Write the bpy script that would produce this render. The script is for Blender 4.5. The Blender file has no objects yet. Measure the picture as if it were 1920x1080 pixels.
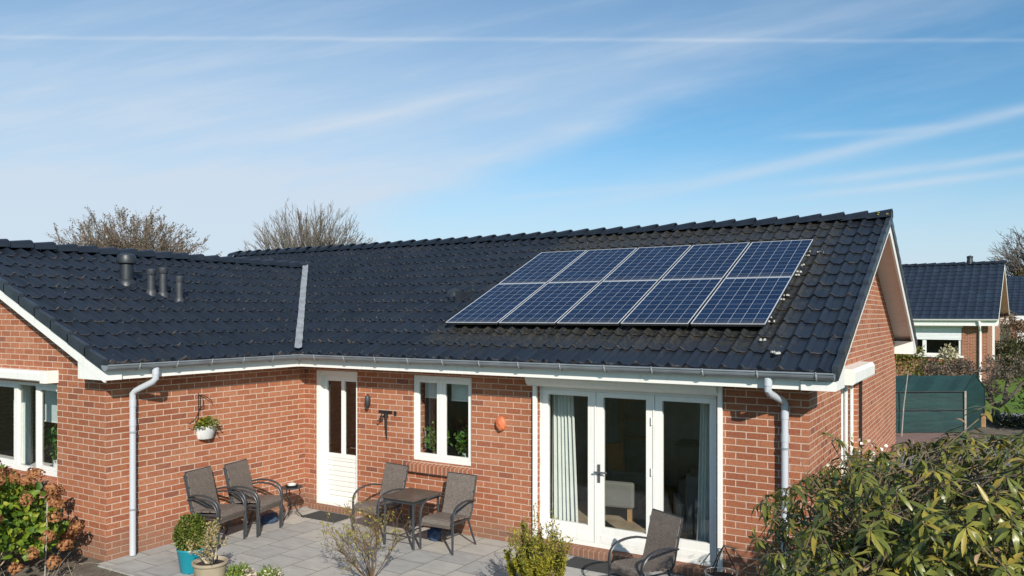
import bpy, bmesh, math, random
import numpy as np
from mathutils import Vector, Matrix

S = bpy.context.scene
C = S.collection
rad = math.radians

# ---------------------------------------------------------------- camera
YAW = math.atan(900 / 1473.0)
cam = bpy.data.cameras.new("camera")
cam.sensor_width = 36.0
cam.lens = 1473.0 / 1920 * 36
cam.shift_y = (592 - 540) / 1920.0
cam.clip_start = 0.1
cam.clip_end = 3000
camo = bpy.data.objects.new("camera", cam)
C.objects.link(camo)
camo.location = (0, 0, 3.2)
camo.rotation_euler = (rad(90), 0, YAW)
S.camera = camo
F = (-math.sin(YAW), math.cos(YAW), 0)      # horizontal look direction
R = (math.cos(YAW), math.sin(YAW), 0)

# ---------------------------------------------------------------- exposure
S.view_settings.view_transform = 'Standard'
S.view_settings.look = 'None'
S.view_settings.gamma = 1
S.view_settings.exposure = 0.30
S.view_settings.use_curve_mapping = False

# ---------------------------------------------------------------- sun and sky
SUN_EL, SUN_AZ = rad(29), rad(45)           # azimuth measured from -Y towards +X
sd = Vector((math.cos(SUN_EL) * math.sin(SUN_AZ), -math.cos(SUN_EL) * math.cos(SUN_AZ), math.sin(SUN_EL)))
sun = bpy.data.lights.new("sun", 'SUN')
sun.energy = 4.7
sun.angle = rad(0.5)
sun.color = (1.0, 0.94, 0.84)
suno = bpy.data.objects.new("sun", sun)
C.objects.link(suno)
suno.rotation_euler = sd.to_track_quat('Z', 'Y').to_euler()
suno.location = (10, -10, 20)

W = bpy.data.worlds.new("World")
S.world = W
W.use_nodes = True


class NT:
    """small helper to write node trees"""
    def __init__(self, tree):
        self.t = tree
        self.t.nodes.clear()

    def n(self, typ, **kw):
        nd = self.t.nodes.new(typ)
        for k, v in kw.items():
            setattr(nd, k, v)
        return nd

    def link(self, a, b):
        self.t.links.new(a, b)

    def put(self, sock, v):
        if hasattr(v, 'is_output'):
            self.link(v, sock)
        elif v is not None:
            sock.default_value = v

    def m(self, op, a, b=None, c=None, clamp=False):
        nd = self.n('ShaderNodeMath', operation=op, use_clamp=clamp)
        self.put(nd.inputs[0], a)
        if b is not None:
            self.put(nd.inputs[1], b)
        if c is not None:
            self.put(nd.inputs[2], c)
        return nd.outputs[0]

    def dot(self, a, vec):
        nd = self.n('ShaderNodeVectorMath', operation='DOT_PRODUCT')
        self.put(nd.inputs[0], a)
        nd.inputs[1].default_value = vec
        return nd.outputs['Value']

    def xyz(self, x=0.0, y=0.0, z=0.0):
        nd = self.n('ShaderNodeCombineXYZ')
        self.put(nd.inputs[0], x); self.put(nd.inputs[1], y); self.put(nd.inputs[2], z)
        return nd.outputs[0]

    def sep(self, v):
        nd = self.n('ShaderNodeSeparateXYZ')
        self.link(v, nd.inputs[0])
        return nd.outputs[0], nd.outputs[1], nd.outputs[2]

    def noise(self, v, scale, detail=4, rough=0.55, col=False):
        nd = self.n('ShaderNodeTexNoise')
        if v is not None:
            self.link(v, nd.inputs['Vector'])
        nd.inputs['Scale'].default_value = scale
        nd.inputs['Detail'].default_value = detail
        nd.inputs['Roughness'].default_value = rough
        return nd.outputs['Color' if col else 'Fac']

    def white(self, v):
        nd = self.n('ShaderNodeTexWhiteNoise', noise_dimensions='3D')
        self.link(v, nd.inputs['Vector'])
        return nd.outputs['Value']

    def ramp(self, f, stops, interp='LINEAR'):
        nd = self.n('ShaderNodeValToRGB')
        nd.color_ramp.interpolation = interp
        el = nd.color_ramp.elements
        while len(el) < len(stops):
            el.new(0.5)
        for e, (p, c) in zip(el, stops):
            e.position = p
            e.color = (c[0], c[1], c[2], 1) if hasattr(c, '__len__') else (c, c, c, 1)
        self.put(nd.inputs[0], f)
        return nd.outputs[0]

    def mix(self, f, a, b, blend='MIX'):
        nd = self.n('ShaderNodeMix', data_type='RGBA', blend_type=blend)
        self.put(nd.inputs[0], f)
        for s, v in ((nd.inputs[6], a), (nd.inputs[7], b)):
            if hasattr(v, 'is_output'):
                self.link(v, s)
            else:
                s.default_value = (v[0], v[1], v[2], 1)
        return nd.outputs[2]

    def rng(self, v, a, b, c=0.0, d=1.0, smooth=True):
        nd = self.n('ShaderNodeMapRange', interpolation_type='SMOOTHSTEP' if smooth else 'LINEAR')
        self.put(nd.inputs[0], v)
        for i, q in enumerate((a, b, c, d)):
            nd.inputs[i + 1].default_value = q
        return nd.outputs[0]

    def bump(self, hgt, strength=0.5, dist=0.01, normal=None):
        nd = self.n('ShaderNodeBump')
        nd.inputs['Strength'].default_value = strength
        nd.inputs['Distance'].default_value = dist
        self.link(hgt, nd.inputs['Height'])
        if normal is not None:
            self.link(normal, nd.inputs['Normal'])
        return nd.outputs[0]


def build_world():
    t = NT(W.node_tree)
    out = t.n('ShaderNodeOutputWorld')
    sky = t.n('ShaderNodeTexSky', sky_type='NISHITA')
    sky.sun_disc = False
    sky.sun_elevation = SUN_EL
    sky.sun_rotation = math.pi - SUN_AZ
    sky.altitude = 10
    sky.air_density = 1.0
    sky.dust_density = 0.6
    sky.ozone_density = 2.2
    co = t.n('ShaderNodeTexCoord').outputs['Generated']
    f = t.m('MAXIMUM', t.dot(co, F), 0.05)
    u = t.m('DIVIDE', t.dot(co, R), f)
    _, _, z = t.sep(co)
    v = t.m('DIVIDE', z, f)
    # everything below is expressed in tangent coordinates of the sky ahead of the house
    U = lambda p: (p - 960) / 1473.0
    V = lambda p: (592 - p) / 1473.0
    ahead = t.rng(t.dot(co, F), 0.1, 0.35)
    wob = t.noise(t.xyz(t.m('MULTIPLY', u, 3.0), t.m('MULTIPLY', v, 9.0), 0.0), 1.3, 3)
    wob = t.m('SUBTRACT', wob, 0.5)
    fib = t.noise(t.xyz(t.m('MULTIPLY', t.m('ADD', u, t.m('MULTIPLY', v, 1.2)), 2.2),
                        t.m('MULTIPLY', t.m('SUBTRACT', v, t.m('MULTIPLY', u, 0.22)), 22.0), 3.7), 1.6, 6, 0.6)

    def curve(p):
        (x0, y0), (x1, y1), (x2, y2) = [(U(a), V(b)) for a, b in p]
        k = np.linalg.solve(np.array([[1, x0, x0 * x0], [1, x1, x1 * x1], [1, x2, x2 * x2]]), np.array([y0, y1, y2]))
        q = t.m('MULTIPLY_ADD', u, float(k[2]), float(k[1]))
        q = t.m('MULTIPLY_ADD', q, u, float(k[0]))
        return t.m('SUBTRACT', v, q)

    total = None

    def add(x):
        nonlocal total
        total = x if total is None else t.m('ADD', total, x)

    def streak(p, w, s, fade0, fade1, wobble=0.0, grain=0.6):
        d = curve(p)
        if wobble:
            d = t.m('ADD', d, t.m('MULTIPLY', wob, wobble))
        g = t.m('DIVIDE', d, w / 1473.0)
        g = t.m('EXPONENT', t.m('MULTIPLY', t.m('MULTIPLY', g, g), -1.0))
        g = t.m('MULTIPLY', g, t.rng(u, U(fade0[0]), U(fade0[1])))
        if fade1:
            g = t.m('MULTIPLY', g, t.rng(u, U(fade1[0]), U(fade1[1]), 1.0, 0.0))
        g = t.m('MULTIPLY', g, t.m('MULTIPLY_ADD', fib, grain * 2, 1 - grain))
        add(t.m('MULTIPLY', g, s))

    streak([(0, 70), (960, 74), (1920, 76)], 4.0, 0.20, (-900, -500), (1500, 2900), 0.006, 0.55)
    streak([(1150, 378), (1500, 302), (1920, 207)], 13, 0.36, (1020, 1420), (2500, 2900), 0.01)
    streak([(1440, 258), (1600, 250), (1760, 238)], 7, 0.24, (1420, 1560), (1700, 1860), 0.006)
    streak([(1400, 352), (1700, 320), (1920, 291)], 9, 0.26, (1330, 1650), (2500, 2900), 0.008)
    streak([(1400, 382), (1700, 346), (1920, 319)], 8, 0.30, (1380, 1650), (2500, 2900), 0.008)
    streak([(620, 372), (900, 300), (1250, 175)], 34, 0.22, (420, 800), (1050, 1500), 0.05)
    streak([(450, 252), (650, 226), (900, 176)], 20, 0.17, (380, 600), (750, 1050), 0.03)
    streak([(1000, 190), (1300, 95), (1700, 10)], 40, 0.16, (800, 1200), (1500, 2100), 0.05)
    streak([(930, 372), (1060, 362), (1200, 350)], 6, 0.12, (900, 1000), (1150, 1300), 0.006)
    # thin veil over the left and upper middle of the sky
    edge = t.m('ADD', curve([(650, 470), (1150, 262), (1900, 10)]), t.m('MULTIPLY', wob, 0.12))
    veil = t.m('MULTIPLY', t.rng(edge, -0.03, 0.10), t.rng(u, U(150), U(1650), 1.0, 0.42))
    veil = t.m('MULTIPLY', veil, t.m('MULTIPLY_ADD', fib, 0.62, 0.64))
    top = t.rng(v, V(230), V(-40), 1.0, 0.42)
    add(t.m('MULTIPLY', t.m('MULTIPLY', veil, top), 0.70))
    add(t.m('MULTIPLY', t.rng(fib, 0.40, 0.72), 0.08))
    low = t.rng(v, V(540), V(225), 1.0, 0.0)
    add(t.m('MULTIPLY', low, 0.80))
    fac = t.m('MULTIPLY', t.m('MINIMUM', total, 0.92), ahead)
    skyc = t.mix(1.0, sky.outputs[0], (0.72, 1.10, 1.22), 'MULTIPLY')
    cloud = t.mix(fac, skyc, (5.9, 6.75, 7.75))
    bg = t.n('ShaderNodeBackground')
    t.link(cloud, bg.inputs[0])
    bg.inputs[1].default_value = 0.088
    t.link(bg.outputs[0], out.inputs[0])


build_world()

# ---------------------------------------------------------------- materials
def mat(name):
    m_ = bpy.data.materials.new(name)
    m_.use_nodes = True
    t = NT(m_.node_tree)
    out = t.n('ShaderNodeOutputMaterial')
    p = t.n('ShaderNodeBsdfPrincipled')
    t.link(p.outputs[0], out.inputs[0])
    return m_, t, p, out


def simple(name, col, rough=0.6, metal=0.0, var=0.12, scale=6.0, bump=0.0, bscale=60.0, spec=0.5):
    m_, t, p, out = mat(name)
    co = t.n('ShaderNodeTexCoord').outputs['Object']
    nz = t.noise(co, scale, 5)
    lo = [c * (1 - var) for c in col]
    hi = [min(1, c * (1 + var)) for c in col]
    t.link(t.ramp(nz, [(0.3, lo), (0.7, hi)]), p.inputs['Base Color'])
    p.inputs['Roughness'].default_value = rough
    p.inputs['Metallic'].default_value = metal
    p.inputs['Specular IOR Level'].default_value = spec
    if bump:
        t.link(t.bump(t.noise(co, bscale, 3), bump, 0.004), p.inputs['Normal'])
    return m_


def brick_material(name, dark=1.0, bw=0.25, bh=0.0833, upright=False):
    m_, t, p, out = mat(name)
    co = t.n('ShaderNodeTexCoord').outputs['Object']
    x, y, z = t.sep(co)
    nx, ny, nz_ = t.sep(t.n('ShaderNodeNewGeometry').outputs['True Normal'])
    side = t.m('GREATER_THAN', t.m('ABSOLUTE', nx), 0.6)
    mx = t.n('ShaderNodeMix', data_type='FLOAT')
    t.put(mx.inputs[0], side); t.put(mx.inputs[2], x); t.put(mx.inputs[3], t.m('ADD', y, 0.07))
    u = mx.outputs[0]
    v = t.m('ADD', z, 0.02)
    if upright:
        v = t.m('ADD', z, 20.3)
        vv = t.xyz(u, 0.5, 0.0)
        v2 = t.m('MULTIPLY', v, 0.0)
        vec = t.xyz(u, t.m('ADD', v2, 0.2), 0.0)
    else:
        wv = t.noise(co, 1.7, 2)
        wob = t.m('MULTIPLY', t.m('SUBTRACT', t.noise(co, 9.0, 2), 0.5), 0.007)
        vec = t.xyz(t.m('ADD', u, wob), t.m('ADD', v, wob), 0.0)
    b = t.n('ShaderNodeTexBrick')
    t.link(vec, b.inputs['Vector'])
    b.offset = 0.5; b.squash = 1.0
    b.inputs['Scale'].default_value = 1.0
    b.inputs['Brick Width'].default_value = bw
    b.inputs['Row Height'].default_value = bh if not upright else 0.9
    b.inputs['Mortar Size'].default_value = 0.0068
    b.inputs['Mortar Smooth'].default_value = 0.25
    b.inputs['Bias'].default_value = 0.0
    b.inputs['Color1'].default_value = (0, 0, 0, 1)
    b.inputs['Color2'].default_value = (1, 1, 1, 1)
    b.inputs['Mortar'].default_value = (0.5, 0.5, 0.5, 1)
    k = dark
    tone = t.ramp(b.outputs['Color'], [(0.0, (0.22 * k, 0.085 * k, 0.056 * k)), (0.035, (0.305 * k, 0.105 * k, 0.056 * k)),
                                       (0.45, (0.350 * k, 0.128 * k, 0.066 * k)), (0.75, (0.372 * k, 0.142 * k, 0.075 * k)),
                                       (1.0, (0.40 * k, 0.168 * k, 0.094 * k))])
    fine = t.noise(co, 38.0, 5, 0.65)
    tone = t.mix(0.75, tone, t.ramp(fine, [(0.25, (0.55, 0.5, 0.5)), (0.55, (1, 1, 1)), (0.85, (1.25, 1.25, 1.2))]), 'MULTIPLY')
    batch = t.noise(co, 0.45, 3)
    tone = t.mix(0.8, tone, t.ramp(batch, [(0.32, (0.86, 0.84, 0.82)), (0.68, (1.10, 1.12, 1.14))]), 'MULTIPLY')
    big = t.noise(co, 1.1, 4)
    tone = t.mix(t.rng(big, 0.55, 0.8, 0.0, 0.30), tone, (0.30 * k, 0.17 * k, 0.12 * k))
    mort = t.mix(t.noise(co, 55.0, 3), (0.46, 0.335, 0.255), (0.60, 0.46, 0.365))
    mort = t.mix(t.rng(t.noise(co, 2.3, 3), 0.5, 0.75, 0.0, 0.45), mort, (0.46, 0.27, 0.19))
    colr = t.mix(b.outputs['Fac'], tone, mort)
    # damp, soiled foot of the wall
    foot = t.m('MULTIPLY', t.rng(t.m('ADD', z, t.m('MULTIPLY', t.noise(co, 3.0, 4), 0.5)), 0.30, 0.75, 1.0, 0.0), 0.55)
    colr = t.mix(foot, colr, (0.17, 0.115, 0.085))
    t.link(colr, p.inputs['Base Color'])
    p.inputs['Roughness'].default_value = 0.88
    p.inputs['Specular IOR Level'].default_value = 0.2
    inv = t.m('SUBTRACT', 1.0, b.outputs['Fac'])
    hgt = t.m('ADD', t.m('MULTIPLY', inv, 0.7), t.m('MULTIPLY', fine, 0.35))
    t.link(t.bump(hgt, 0.7, 0.008), p.inputs['Normal'])
    return m_


def tile_material(name, tint=(0.0100, 0.0142, 0.0225), dirt=1.0, rough=0.36):
    """concrete roof tile: uv in tiles along the course / courses up the slope"""
    m_, t, p, out = mat(name)
    uv = t.n('ShaderNodeUVMap').outputs[0]
    co = t.n('ShaderNodeTexCoord').outputs['Object']
    u, v, _ = t.sep(uv)
    cell = t.xyz(t.m('FLOOR', u), t.m('FLOOR', v), 0.0)
    w = t.white(cell)
    base = t.ramp(w, [(0.0, [c * 0.82 for c in tint]), (0.6, tint), (1.0, [c * 1.22 for c in tint])])
    streak = t.noise(t.xyz(t.m('MULTIPLY', u, 9.0), t.m('MULTIPLY', v, 0.7), 0.0), 1.0, 4)
    base = t.mix(t.rng(streak, 0.45, 0.75, 0.0, 0.45), base, (0.022, 0.026, 0.034))
    # dust and lichen caught along the lower lip of every course
    fv = t.m('FRACT', v)
    lip = t.m('MAXIMUM', t.rng(fv, 0.0, 0.10, 1.0, 0.0), t.rng(fv, 0.93, 1.0, 0.0, 0.6))
    patch = t.noise(co, 9.0, 4, 0.7)
    lipm = t.m('MULTIPLY', lip, t.rng(patch, 0.46, 0.66))
    base = t.mix(t.m('MULTIPLY', lipm, 0.75 * dirt), base, (0.13, 0.105, 0.085))
    dust = t.m('MULTIPLY', t.rng(t.noise(co, 1.4, 5, 0.65), 0.52, 0.78), 0.28 * dirt)
    base = t.mix(dust, base, (0.042, 0.038, 0.033))
    x_, y_, z_ = t.sep(co)
    ragged = t.m('MULTIPLY', t.m('SUBTRACT', t.noise(co, 3.0, 4, 0.7), 0.5), 0.9)
    below = t.m('MULTIPLY', t.rng(t.m('ADD', y_, ragged), 9.2, 9.7), t.rng(t.m('ADD', x_, ragged), -7.6, -7.0))
    below = t.m('MULTIPLY', below, t.rng(t.m('ADD', x_, ragged), -2.2, -1.9, 1.0, 0.0))
    mossm = t.m('MULTIPLY', below, t.rng(t.noise(co, 16.0, 4, 0.7), 0.36, 0.66))
    base = t.mix(t.m('MULTIPLY', mossm, 0.8 * dirt), base, (0.050, 0.042, 0.026))
    spots = t.m('MULTIPLY', t.rng(t.noise(co, 22.0, 2), 0.72, 0.78), 0.7 * dirt)
    base = t.mix(spots, base, (0.20, 0.19, 0.17))
    t.link(base, p.inputs['Base Color'])
    r = t.m('ADD', t.m('MULTIPLY', t.noise(co, 5.0, 4), 0.25), rough - 0.08)
    t.link(r, p.inputs['Roughness'])
    p.inputs['Specular IOR Level'].default_value = 0.5
    t.link(t.bump(t.noise(co, 70.0, 3), 0.25, 0.003), p.inputs['Normal'])
    return m_


def cell_material(name, ncol=6, nrow=10):
    m_, t, p, out = mat(name)
    uv = t.n('ShaderNodeUVMap').outputs[0]
    u, v, _ = t.sep(uv)
    un = t.m('MULTIPLY', u, ncol); vn = t.m('MULTIPLY', v, nrow)
    def edge(x, w):
        a = t.m('ABSOLUTE', t.m('SUBTRACT', t.m('FRACT', x), 0.5))
        return t.m('GREATER_THAN', a, 0.5 - w)
    du, dv = edge(un, 0.013), edge(vn, 0.019)
    bus = edge(t.m('MULTIPLY', un, 3.0), 0.03)
    cellr = t.white(t.xyz(t.m('FLOOR', un), t.m('FLOOR', vn), t.n('ShaderNodeObjectInfo').outputs['Random']))
    co = t.n('ShaderNodeTexCoord').outputs['Object']
    vor = t.n('ShaderNodeTexVoronoi'); vor.inputs['Scale'].default_value = 45.0
    t.link(co, vor.inputs['Vector'])
    grain = t.white(vor.outputs['Color'])
    colr = t.mix(cellr, (0.005, 0.015, 0.043), (0.008, 0.023, 0.062))
    colr = t.mix(t.m('MULTIPLY', grain, 0.5), colr, (0.010, 0.029, 0.074))
    colr = t.mix(t.m('MULTIPLY', bus, 0.22), colr, (0.16, 0.19, 0.25))
    colr = t.mix(t.m('MULTIPLY', dv, 0.55), colr, (0.40, 0.43, 0.48))
    colr = t.mix(du, colr, (0.46, 0.48, 0.52))
    dust = t.m('MULTIPLY', t.rng(t.m('ADD', v, t.m('MULTIPLY', t.noise(co, 9.0, 4), 0.10)), 0.04, 0.16, 1.0, 0.0), 0.22)
    colr = t.mix(dust, colr, (0.20, 0.19, 0.17))
    t.link(colr, p.inputs['Base Color'])
    p.inputs['Roughness'].default_value = 0.35
    p.inputs['IOR'].default_value = 1.13
    return m_


def glass_material(name, tint=(0.965, 0.975, 0.968), boost=1.1):
    m_, t, p, out = mat(name)
    t.t.nodes.remove(p)
    tr = t.n('ShaderNodeBsdfTransparent'); tr.inputs[0].default_value = (*tint, 1)
    gl = t.n('ShaderNodeBsdfGlossy'); gl.inputs['Roughness'].default_value = 0.0
    g = t.n('ShaderNodeNewGeometry')
    vm = t.n('ShaderNodeVectorMath', operation='DOT_PRODUCT')
    t.link(g.outputs['Incoming'], vm.inputs[0]); t.link(g.outputs['Normal'], vm.inputs[1])
    c5 = t.m('POWER', t.m('SUBTRACT', 1.0, t.m('ABSOLUTE', vm.outputs['Value'])), 5.0)
    mx = t.n('ShaderNodeMixShader')
    t.link(t.m('MULTIPLY_ADD', c5, 0.94, 0.045 * boost, clamp=True), mx.inputs[0])
    t.link(tr.outputs[0], mx.inputs[1]); t.link(gl.outputs[0], mx.inputs[2])
    t.link(mx.outputs[0], out.inputs[0])
    return m_


def leaf_material(name, cols, trans=0.25, rough=0.5, spec=0.4):
    """colour varies leaf by leaf (each leaf is a mesh island)"""
    m_, t, p, out = mat(name)
    isl = t.n('ShaderNodeNewGeometry').outputs['Random Per Island']
    n = len(cols)
    stops = [(i / max(1, n - 1), c) for i, c in enumerate(cols)]
    colr = t.ramp(isl, stops)
    co = t.n('ShaderNodeTexCoord').outputs['Object']
    colr = t.mix(0.6, colr, t.ramp(t.noise(co, 14.0, 4), [(0.3, (0.72, 0.72, 0.7)), (0.7, (1.2, 1.2, 1.1))]), 'MULTIPLY')
    t.link(colr, p.inputs['Base Color'])
    p.inputs['Roughness'].default_value = rough
    p.inputs['Specular IOR Level'].default_value = spec
    tl = t.n('ShaderNodeBsdfTranslucent')
    t.link(colr, tl.inputs[0])
    mx = t.n('ShaderNodeMixShader'); mx.inputs[0].default_value = trans
    t.link(p.outputs[0], mx.inputs[1]); t.link(tl.outputs[0], mx.inputs[2])
    t.link(mx.outputs[0], out.inputs[0])
    return m_


def wicker_material(name):
    m_, t, p, out = mat(name)
    uv = t.n('ShaderNodeUVMap').outputs[0]
    u, v, _ = t.sep(uv)
    a = t.m('FLOOR', u); b_ = t.m('FLOOR', v)
    chk = t.m('MODULO', t.m('ADD', a, b_), 2.0)
    fu = t.m('SINE', t.m('MULTIPLY', t.m('FRACT', u), math.pi)); fv = t.m('SINE', t.m('MULTIPLY', t.m('FRACT', v), math.pi))
    mx = t.n('ShaderNodeMix', data_type='FLOAT')
    t.put(mx.inputs[0], chk); t.put(mx.inputs[2], fu); t.put(mx.inputs[3], fv)
    hgt = mx.outputs[0]
    rnd = t.white(t.xyz(a, b_, 1.0))
    colr = t.ramp(rnd, [(0.0, (0.135, 0.108, 0.090)), (0.5, (0.17, 0.138, 0.117)), (1.0, (0.21, 0.172, 0.148))])
    colr = t.mix(t.m('SUBTRACT', 1.0, t.rng(hgt, 0.0, 0.55)), colr, (0.02, 0.016, 0.014))
    t.link(colr, p.inputs['Base Color'])
    p.inputs['Roughness'].default_value = 0.55
    t.link(t.bump(hgt, 0.8, 0.004), p.inputs['Normal'])
    return m_


def slab_material(name):
    m_, t, p, out = mat(name)
    co = t.n('ShaderNodeTexCoord').outputs['Object']
    x, y, z = t.sep(co)
    b = t.n('ShaderNodeTexBrick')
    t.link(t.xyz(y, x, 0.0), b.inputs['Vector'])
    b.offset = 0.5
    b.inputs['Scale'].default_value = 1.0
    b.inputs['Brick Width'].default_value = 0.46
    b.inputs['Row Height'].default_value = 0.48
    b.inputs['Mortar Size'].default_value = 0.0070
    b.inputs['Mortar Smooth'].default_value = 0.2
    b.inputs['Color1'].default_value = (0, 0, 0, 1); b.inputs['Color2'].default_value = (1, 1, 1, 1)
    b.inputs['Mortar'].default_value = (0.5, 0.5, 0.5, 1)
    colr = t.ramp(b.outputs['Color'], [(0, (0.335, 0.328, 0.313)), (0.3, (0.375, 0.363, 0.340)), (0.7, (0.405, 0.390, 0.358)), (1, (0.43, 0.405, 0.362))])
    n1 = t.noise(t.xyz(t.m('MULTIPLY', x, 1.0), t.m('MULTIPLY', y, 2.0), 0.0), 3.5, 6, 0.65)
    colr = t.mix(0.8, colr, t.ramp(n1, [(0.25, (0.74, 0.74, 0.76)), (0.55, (1, 1, 1)), (0.8, (1.16, 1.13, 1.08))]), 'MULTIPLY')
    n2 = t.noise(co, 120.0, 2)
    colr = t.mix(0.3, colr, t.ramp(n2, [(0.3, (0.7, 0.7, 0.7)), (0.7, (1.2, 1.2, 1.2))]), 'MULTIPLY')
    stn = t.m('MULTIPLY', t.rng(t.noise(co, 1.3, 5, 0.7), 0.52, 0.74), 0.35)
    colr = t.mix(stn, colr, (0.20, 0.185, 0.155))
    colr = t.mix(t.m('MULTIPLY', b.outputs['Fac'], 0.9), colr, (0.115, 0.105, 0.075))
    t.link(colr, p.inputs['Base Color'])
    p.inputs['Roughness'].default_value = 0.72
    h_ = t.m('ADD', t.m('MULTIPLY', t.m('SUBTRACT', 1.0, b.outputs['Fac']), 0.5), t.m('MULTIPLY', n1, 0.4))
    t.link(t.bump(h_, 0.4, 0.006), p.inputs['Normal'])
    return m_


def ground_material(name, cols, scale=3.0, bump=0.5):
    m_, t, p, out = mat(name)
    co = t.n('ShaderNodeTexCoord').outputs['Object']
    a = t.noise(co, scale, 6, 0.7)
    b_ = t.noise(co, scale * 14, 4, 0.7)
    f = t.m('ADD', t.m('MULTIPLY', a, 0.55), t.m('MULTIPLY', b_, 0.45))
    t.link(t.ramp(f, [(0.3 + 0.4 * i / (len(cols) - 1), c) for i, c in enumerate(cols)]), p.inputs['Base Color'])
    p.inputs['Roughness'].default_value = 0.95
    p.inputs['Specular IOR Level'].default_value = 0.15
    t.link(t.bump(b_, bump, 0.02), p.inputs['Normal'])
    return m_


def net_material(name):
    m_, t, p, out = mat(name)
    co = t.n('ShaderNodeTexCoord').outputs['Object']
    x, y, z = t.sep(co)
    folds = t.noise(t.xyz(t.m('MULTIPLY', x, 0.8), t.m('MULTIPLY', y, 0.8), t.m('MULTIPLY', z, 5.0)), 1.5, 4)
    colr = t.ramp(folds, [(0.3, (0.003, 0.022, 0.023)), (0.7, (0.005, 0.042, 0.042))])
    t.link(colr, p.inputs['Base Color'])
    p.inputs['Roughness'].default_value = 0.7
    t.link(t.bump(folds, 0.4, 0.05), p.inputs['Normal'])
    tr = t.n('ShaderNodeBsdfTransparent')
    mx = t.n('ShaderNodeMixShader'); mx.inputs[0].default_value = 0.86
    t.link(tr.outputs[0], mx.inputs[1]); t.link(p.outputs[0], mx.inputs[2])
    t.link(mx.outputs[0], out.inputs[0])
    return m_


def painted(name, col, rough=0.42):
    """painted trim with faint grime: streaks running down and dull blotches"""
    m_, t, p, out = mat(name)
    co = t.n('ShaderNodeTexCoord').outputs['Object']
    x, y, z = t.sep(co)
    st = t.noise(t.xyz(t.m('MULTIPLY', x, 14.0), t.m('MULTIPLY', y, 14.0), t.m('MULTIPLY', z, 1.2)), 1.0, 5, 0.65)
    bl = t.noise(co, 2.2, 5, 0.6)
    c = t.mix(t.rng(st, 0.50, 0.80, 0.0, 0.30), col, (0.45, 0.42, 0.37))
    c = t.mix(t.rng(bl, 0.55, 0.80, 0.0, 0.22), c, (0.40, 0.38, 0.33))
    t.link(c, p.inputs['Base Color'])
    t.link(t.m('MULTIPLY_ADD', bl, 0.3, rough - 0.12), p.inputs['Roughness'])
    t.link(t.bump(t.noise(co, 25.0, 3), 0.05, 0.004), p.inputs['Normal'])
    return m_


M = {}
M['brick'] = brick_material('red_brick')
M['brick_far'] = brick_material('brown_red_brick', 0.8, bw=0.22, bh=0.07)
M['sill_brick'] = brick_material('upright_brick', 0.9, bw=0.075, upright=True)
M['tile'] = tile_material('black_roof_tile')
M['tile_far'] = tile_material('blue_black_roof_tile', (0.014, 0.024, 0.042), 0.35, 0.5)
M['tile_plain'] = simple('black_tile_plain', (0.0115, 0.0155, 0.0235), 0.42, var=0.35, scale=5, bump=0.2)
M['verge'] = simple('verge_tile', (0.024, 0.029, 0.038), 0.4, var=0.3, scale=5)
M['cells'] = cell_material('solar_cells')
M['alu'] = simple('silver_aluminium', (0.74, 0.75, 0.77), 0.35, 0.4, 0.04)
M['dark_alu'] = simple('dark_aluminium', (0.02, 0.02, 0.022), 0.5)
M['zinc'] = simple('weathered_zinc', (0.235, 0.26, 0.285), 0.5, 0.3, 0.18, 4.0)
M['zinc_light'] = simple('pale_zinc', (0.28, 0.29, 0.305), 0.6, 0.15, 0.22, 7.0, 0.3, 40)
M['pvc'] = painted('pale_grey_pipe', (0.44, 0.465, 0.51), 0.42)
M['white'] = painted('white_paint', (0.75, 0.735, 0.70))
M['soffit'] = simple('cream_soffit', (0.66, 0.60, 0.54), 0.6, var=0.06)
M['rubber'] = simple('dark_gasket', (0.03, 0.03, 0.03), 0.6)
M['steel'] = simple('brushed_steel', (0.22, 0.22, 0.23), 0.35, 0.8)
M['iron'] = simple('black_iron', (0.018, 0.017, 0.017), 0.55, 0.2)
M['glass'] = glass_material('window_glass')
M['slab'] = slab_material('grey_concrete_slabs')
M['kerb'] = simple('grey_kerb', (0.30, 0.285, 0.26), 0.85, var=0.2, scale=8, bump=0.3)
M['ground'] = ground_material('garden_earth', [(0.05, 0.06, 0.028), (0.075, 0.085, 0.04), (0.10, 0.095, 0.055)], 0.6)
M['soil'] = ground_material('bare_soil', [(0.085, 0.067, 0.05), (0.16, 0.132, 0.104), (0.27, 0.235, 0.195)], 4.0, 0.9)
M['lawn'] = ground_material('lawn', [(0.065, 0.12, 0.016), (0.10, 0.17, 0.025), (0.145, 0.215, 0.04)], 1.6, 0.6)
M['path'] = ground_material('grey_path', [(0.15, 0.148, 0.145), (0.2, 0.197, 0.19), (0.245, 0.24, 0.23)], 3.0, 0.3)
M['path_red'] = ground_material('reddish_paving', [(0.16, 0.10, 0.09), (0.22, 0.14, 0.12), (0.27, 0.18, 0.16)], 4.0, 0.3)
M['wicker'] = wicker_material('brown_grey_wicker')
M['chair_metal'] = simple('anthracite_metal', (0.040, 0.043, 0.048), 0.42, 0.1, 0.15)
M['table_top'] = simple('dark_brown_top', (0.075, 0.058, 0.046), 0.38, var=0.35, scale=9)
M['mat'] = simple('charcoal_mat', (0.032, 0.033, 0.034), 0.95, var=0.25, scale=60, bump=0.6)
M['teal'] = simple('teal_glaze', (0.006, 0.22, 0.29), 0.35, var=0.08)
M['beige_pot'] = simple('beige_stoneware', (0.33, 0.27, 0.19), 0.7, var=0.16, scale=5, bump=0.1)
M['basket_pot'] = simple('woven_brown_pot', (0.30, 0.19, 0.115), 0.85, var=0.35, scale=30, bump=0.7)
M['white_pot'] = simple('grey_white_pot', (0.62, 0.62, 0.61), 0.7, var=0.12, scale=10, bump=0.2)
M['compost'] = simple('dark_compost', (0.035, 0.022, 0.016), 0.95, var=0.5, scale=40, bump=0.9)
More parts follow.
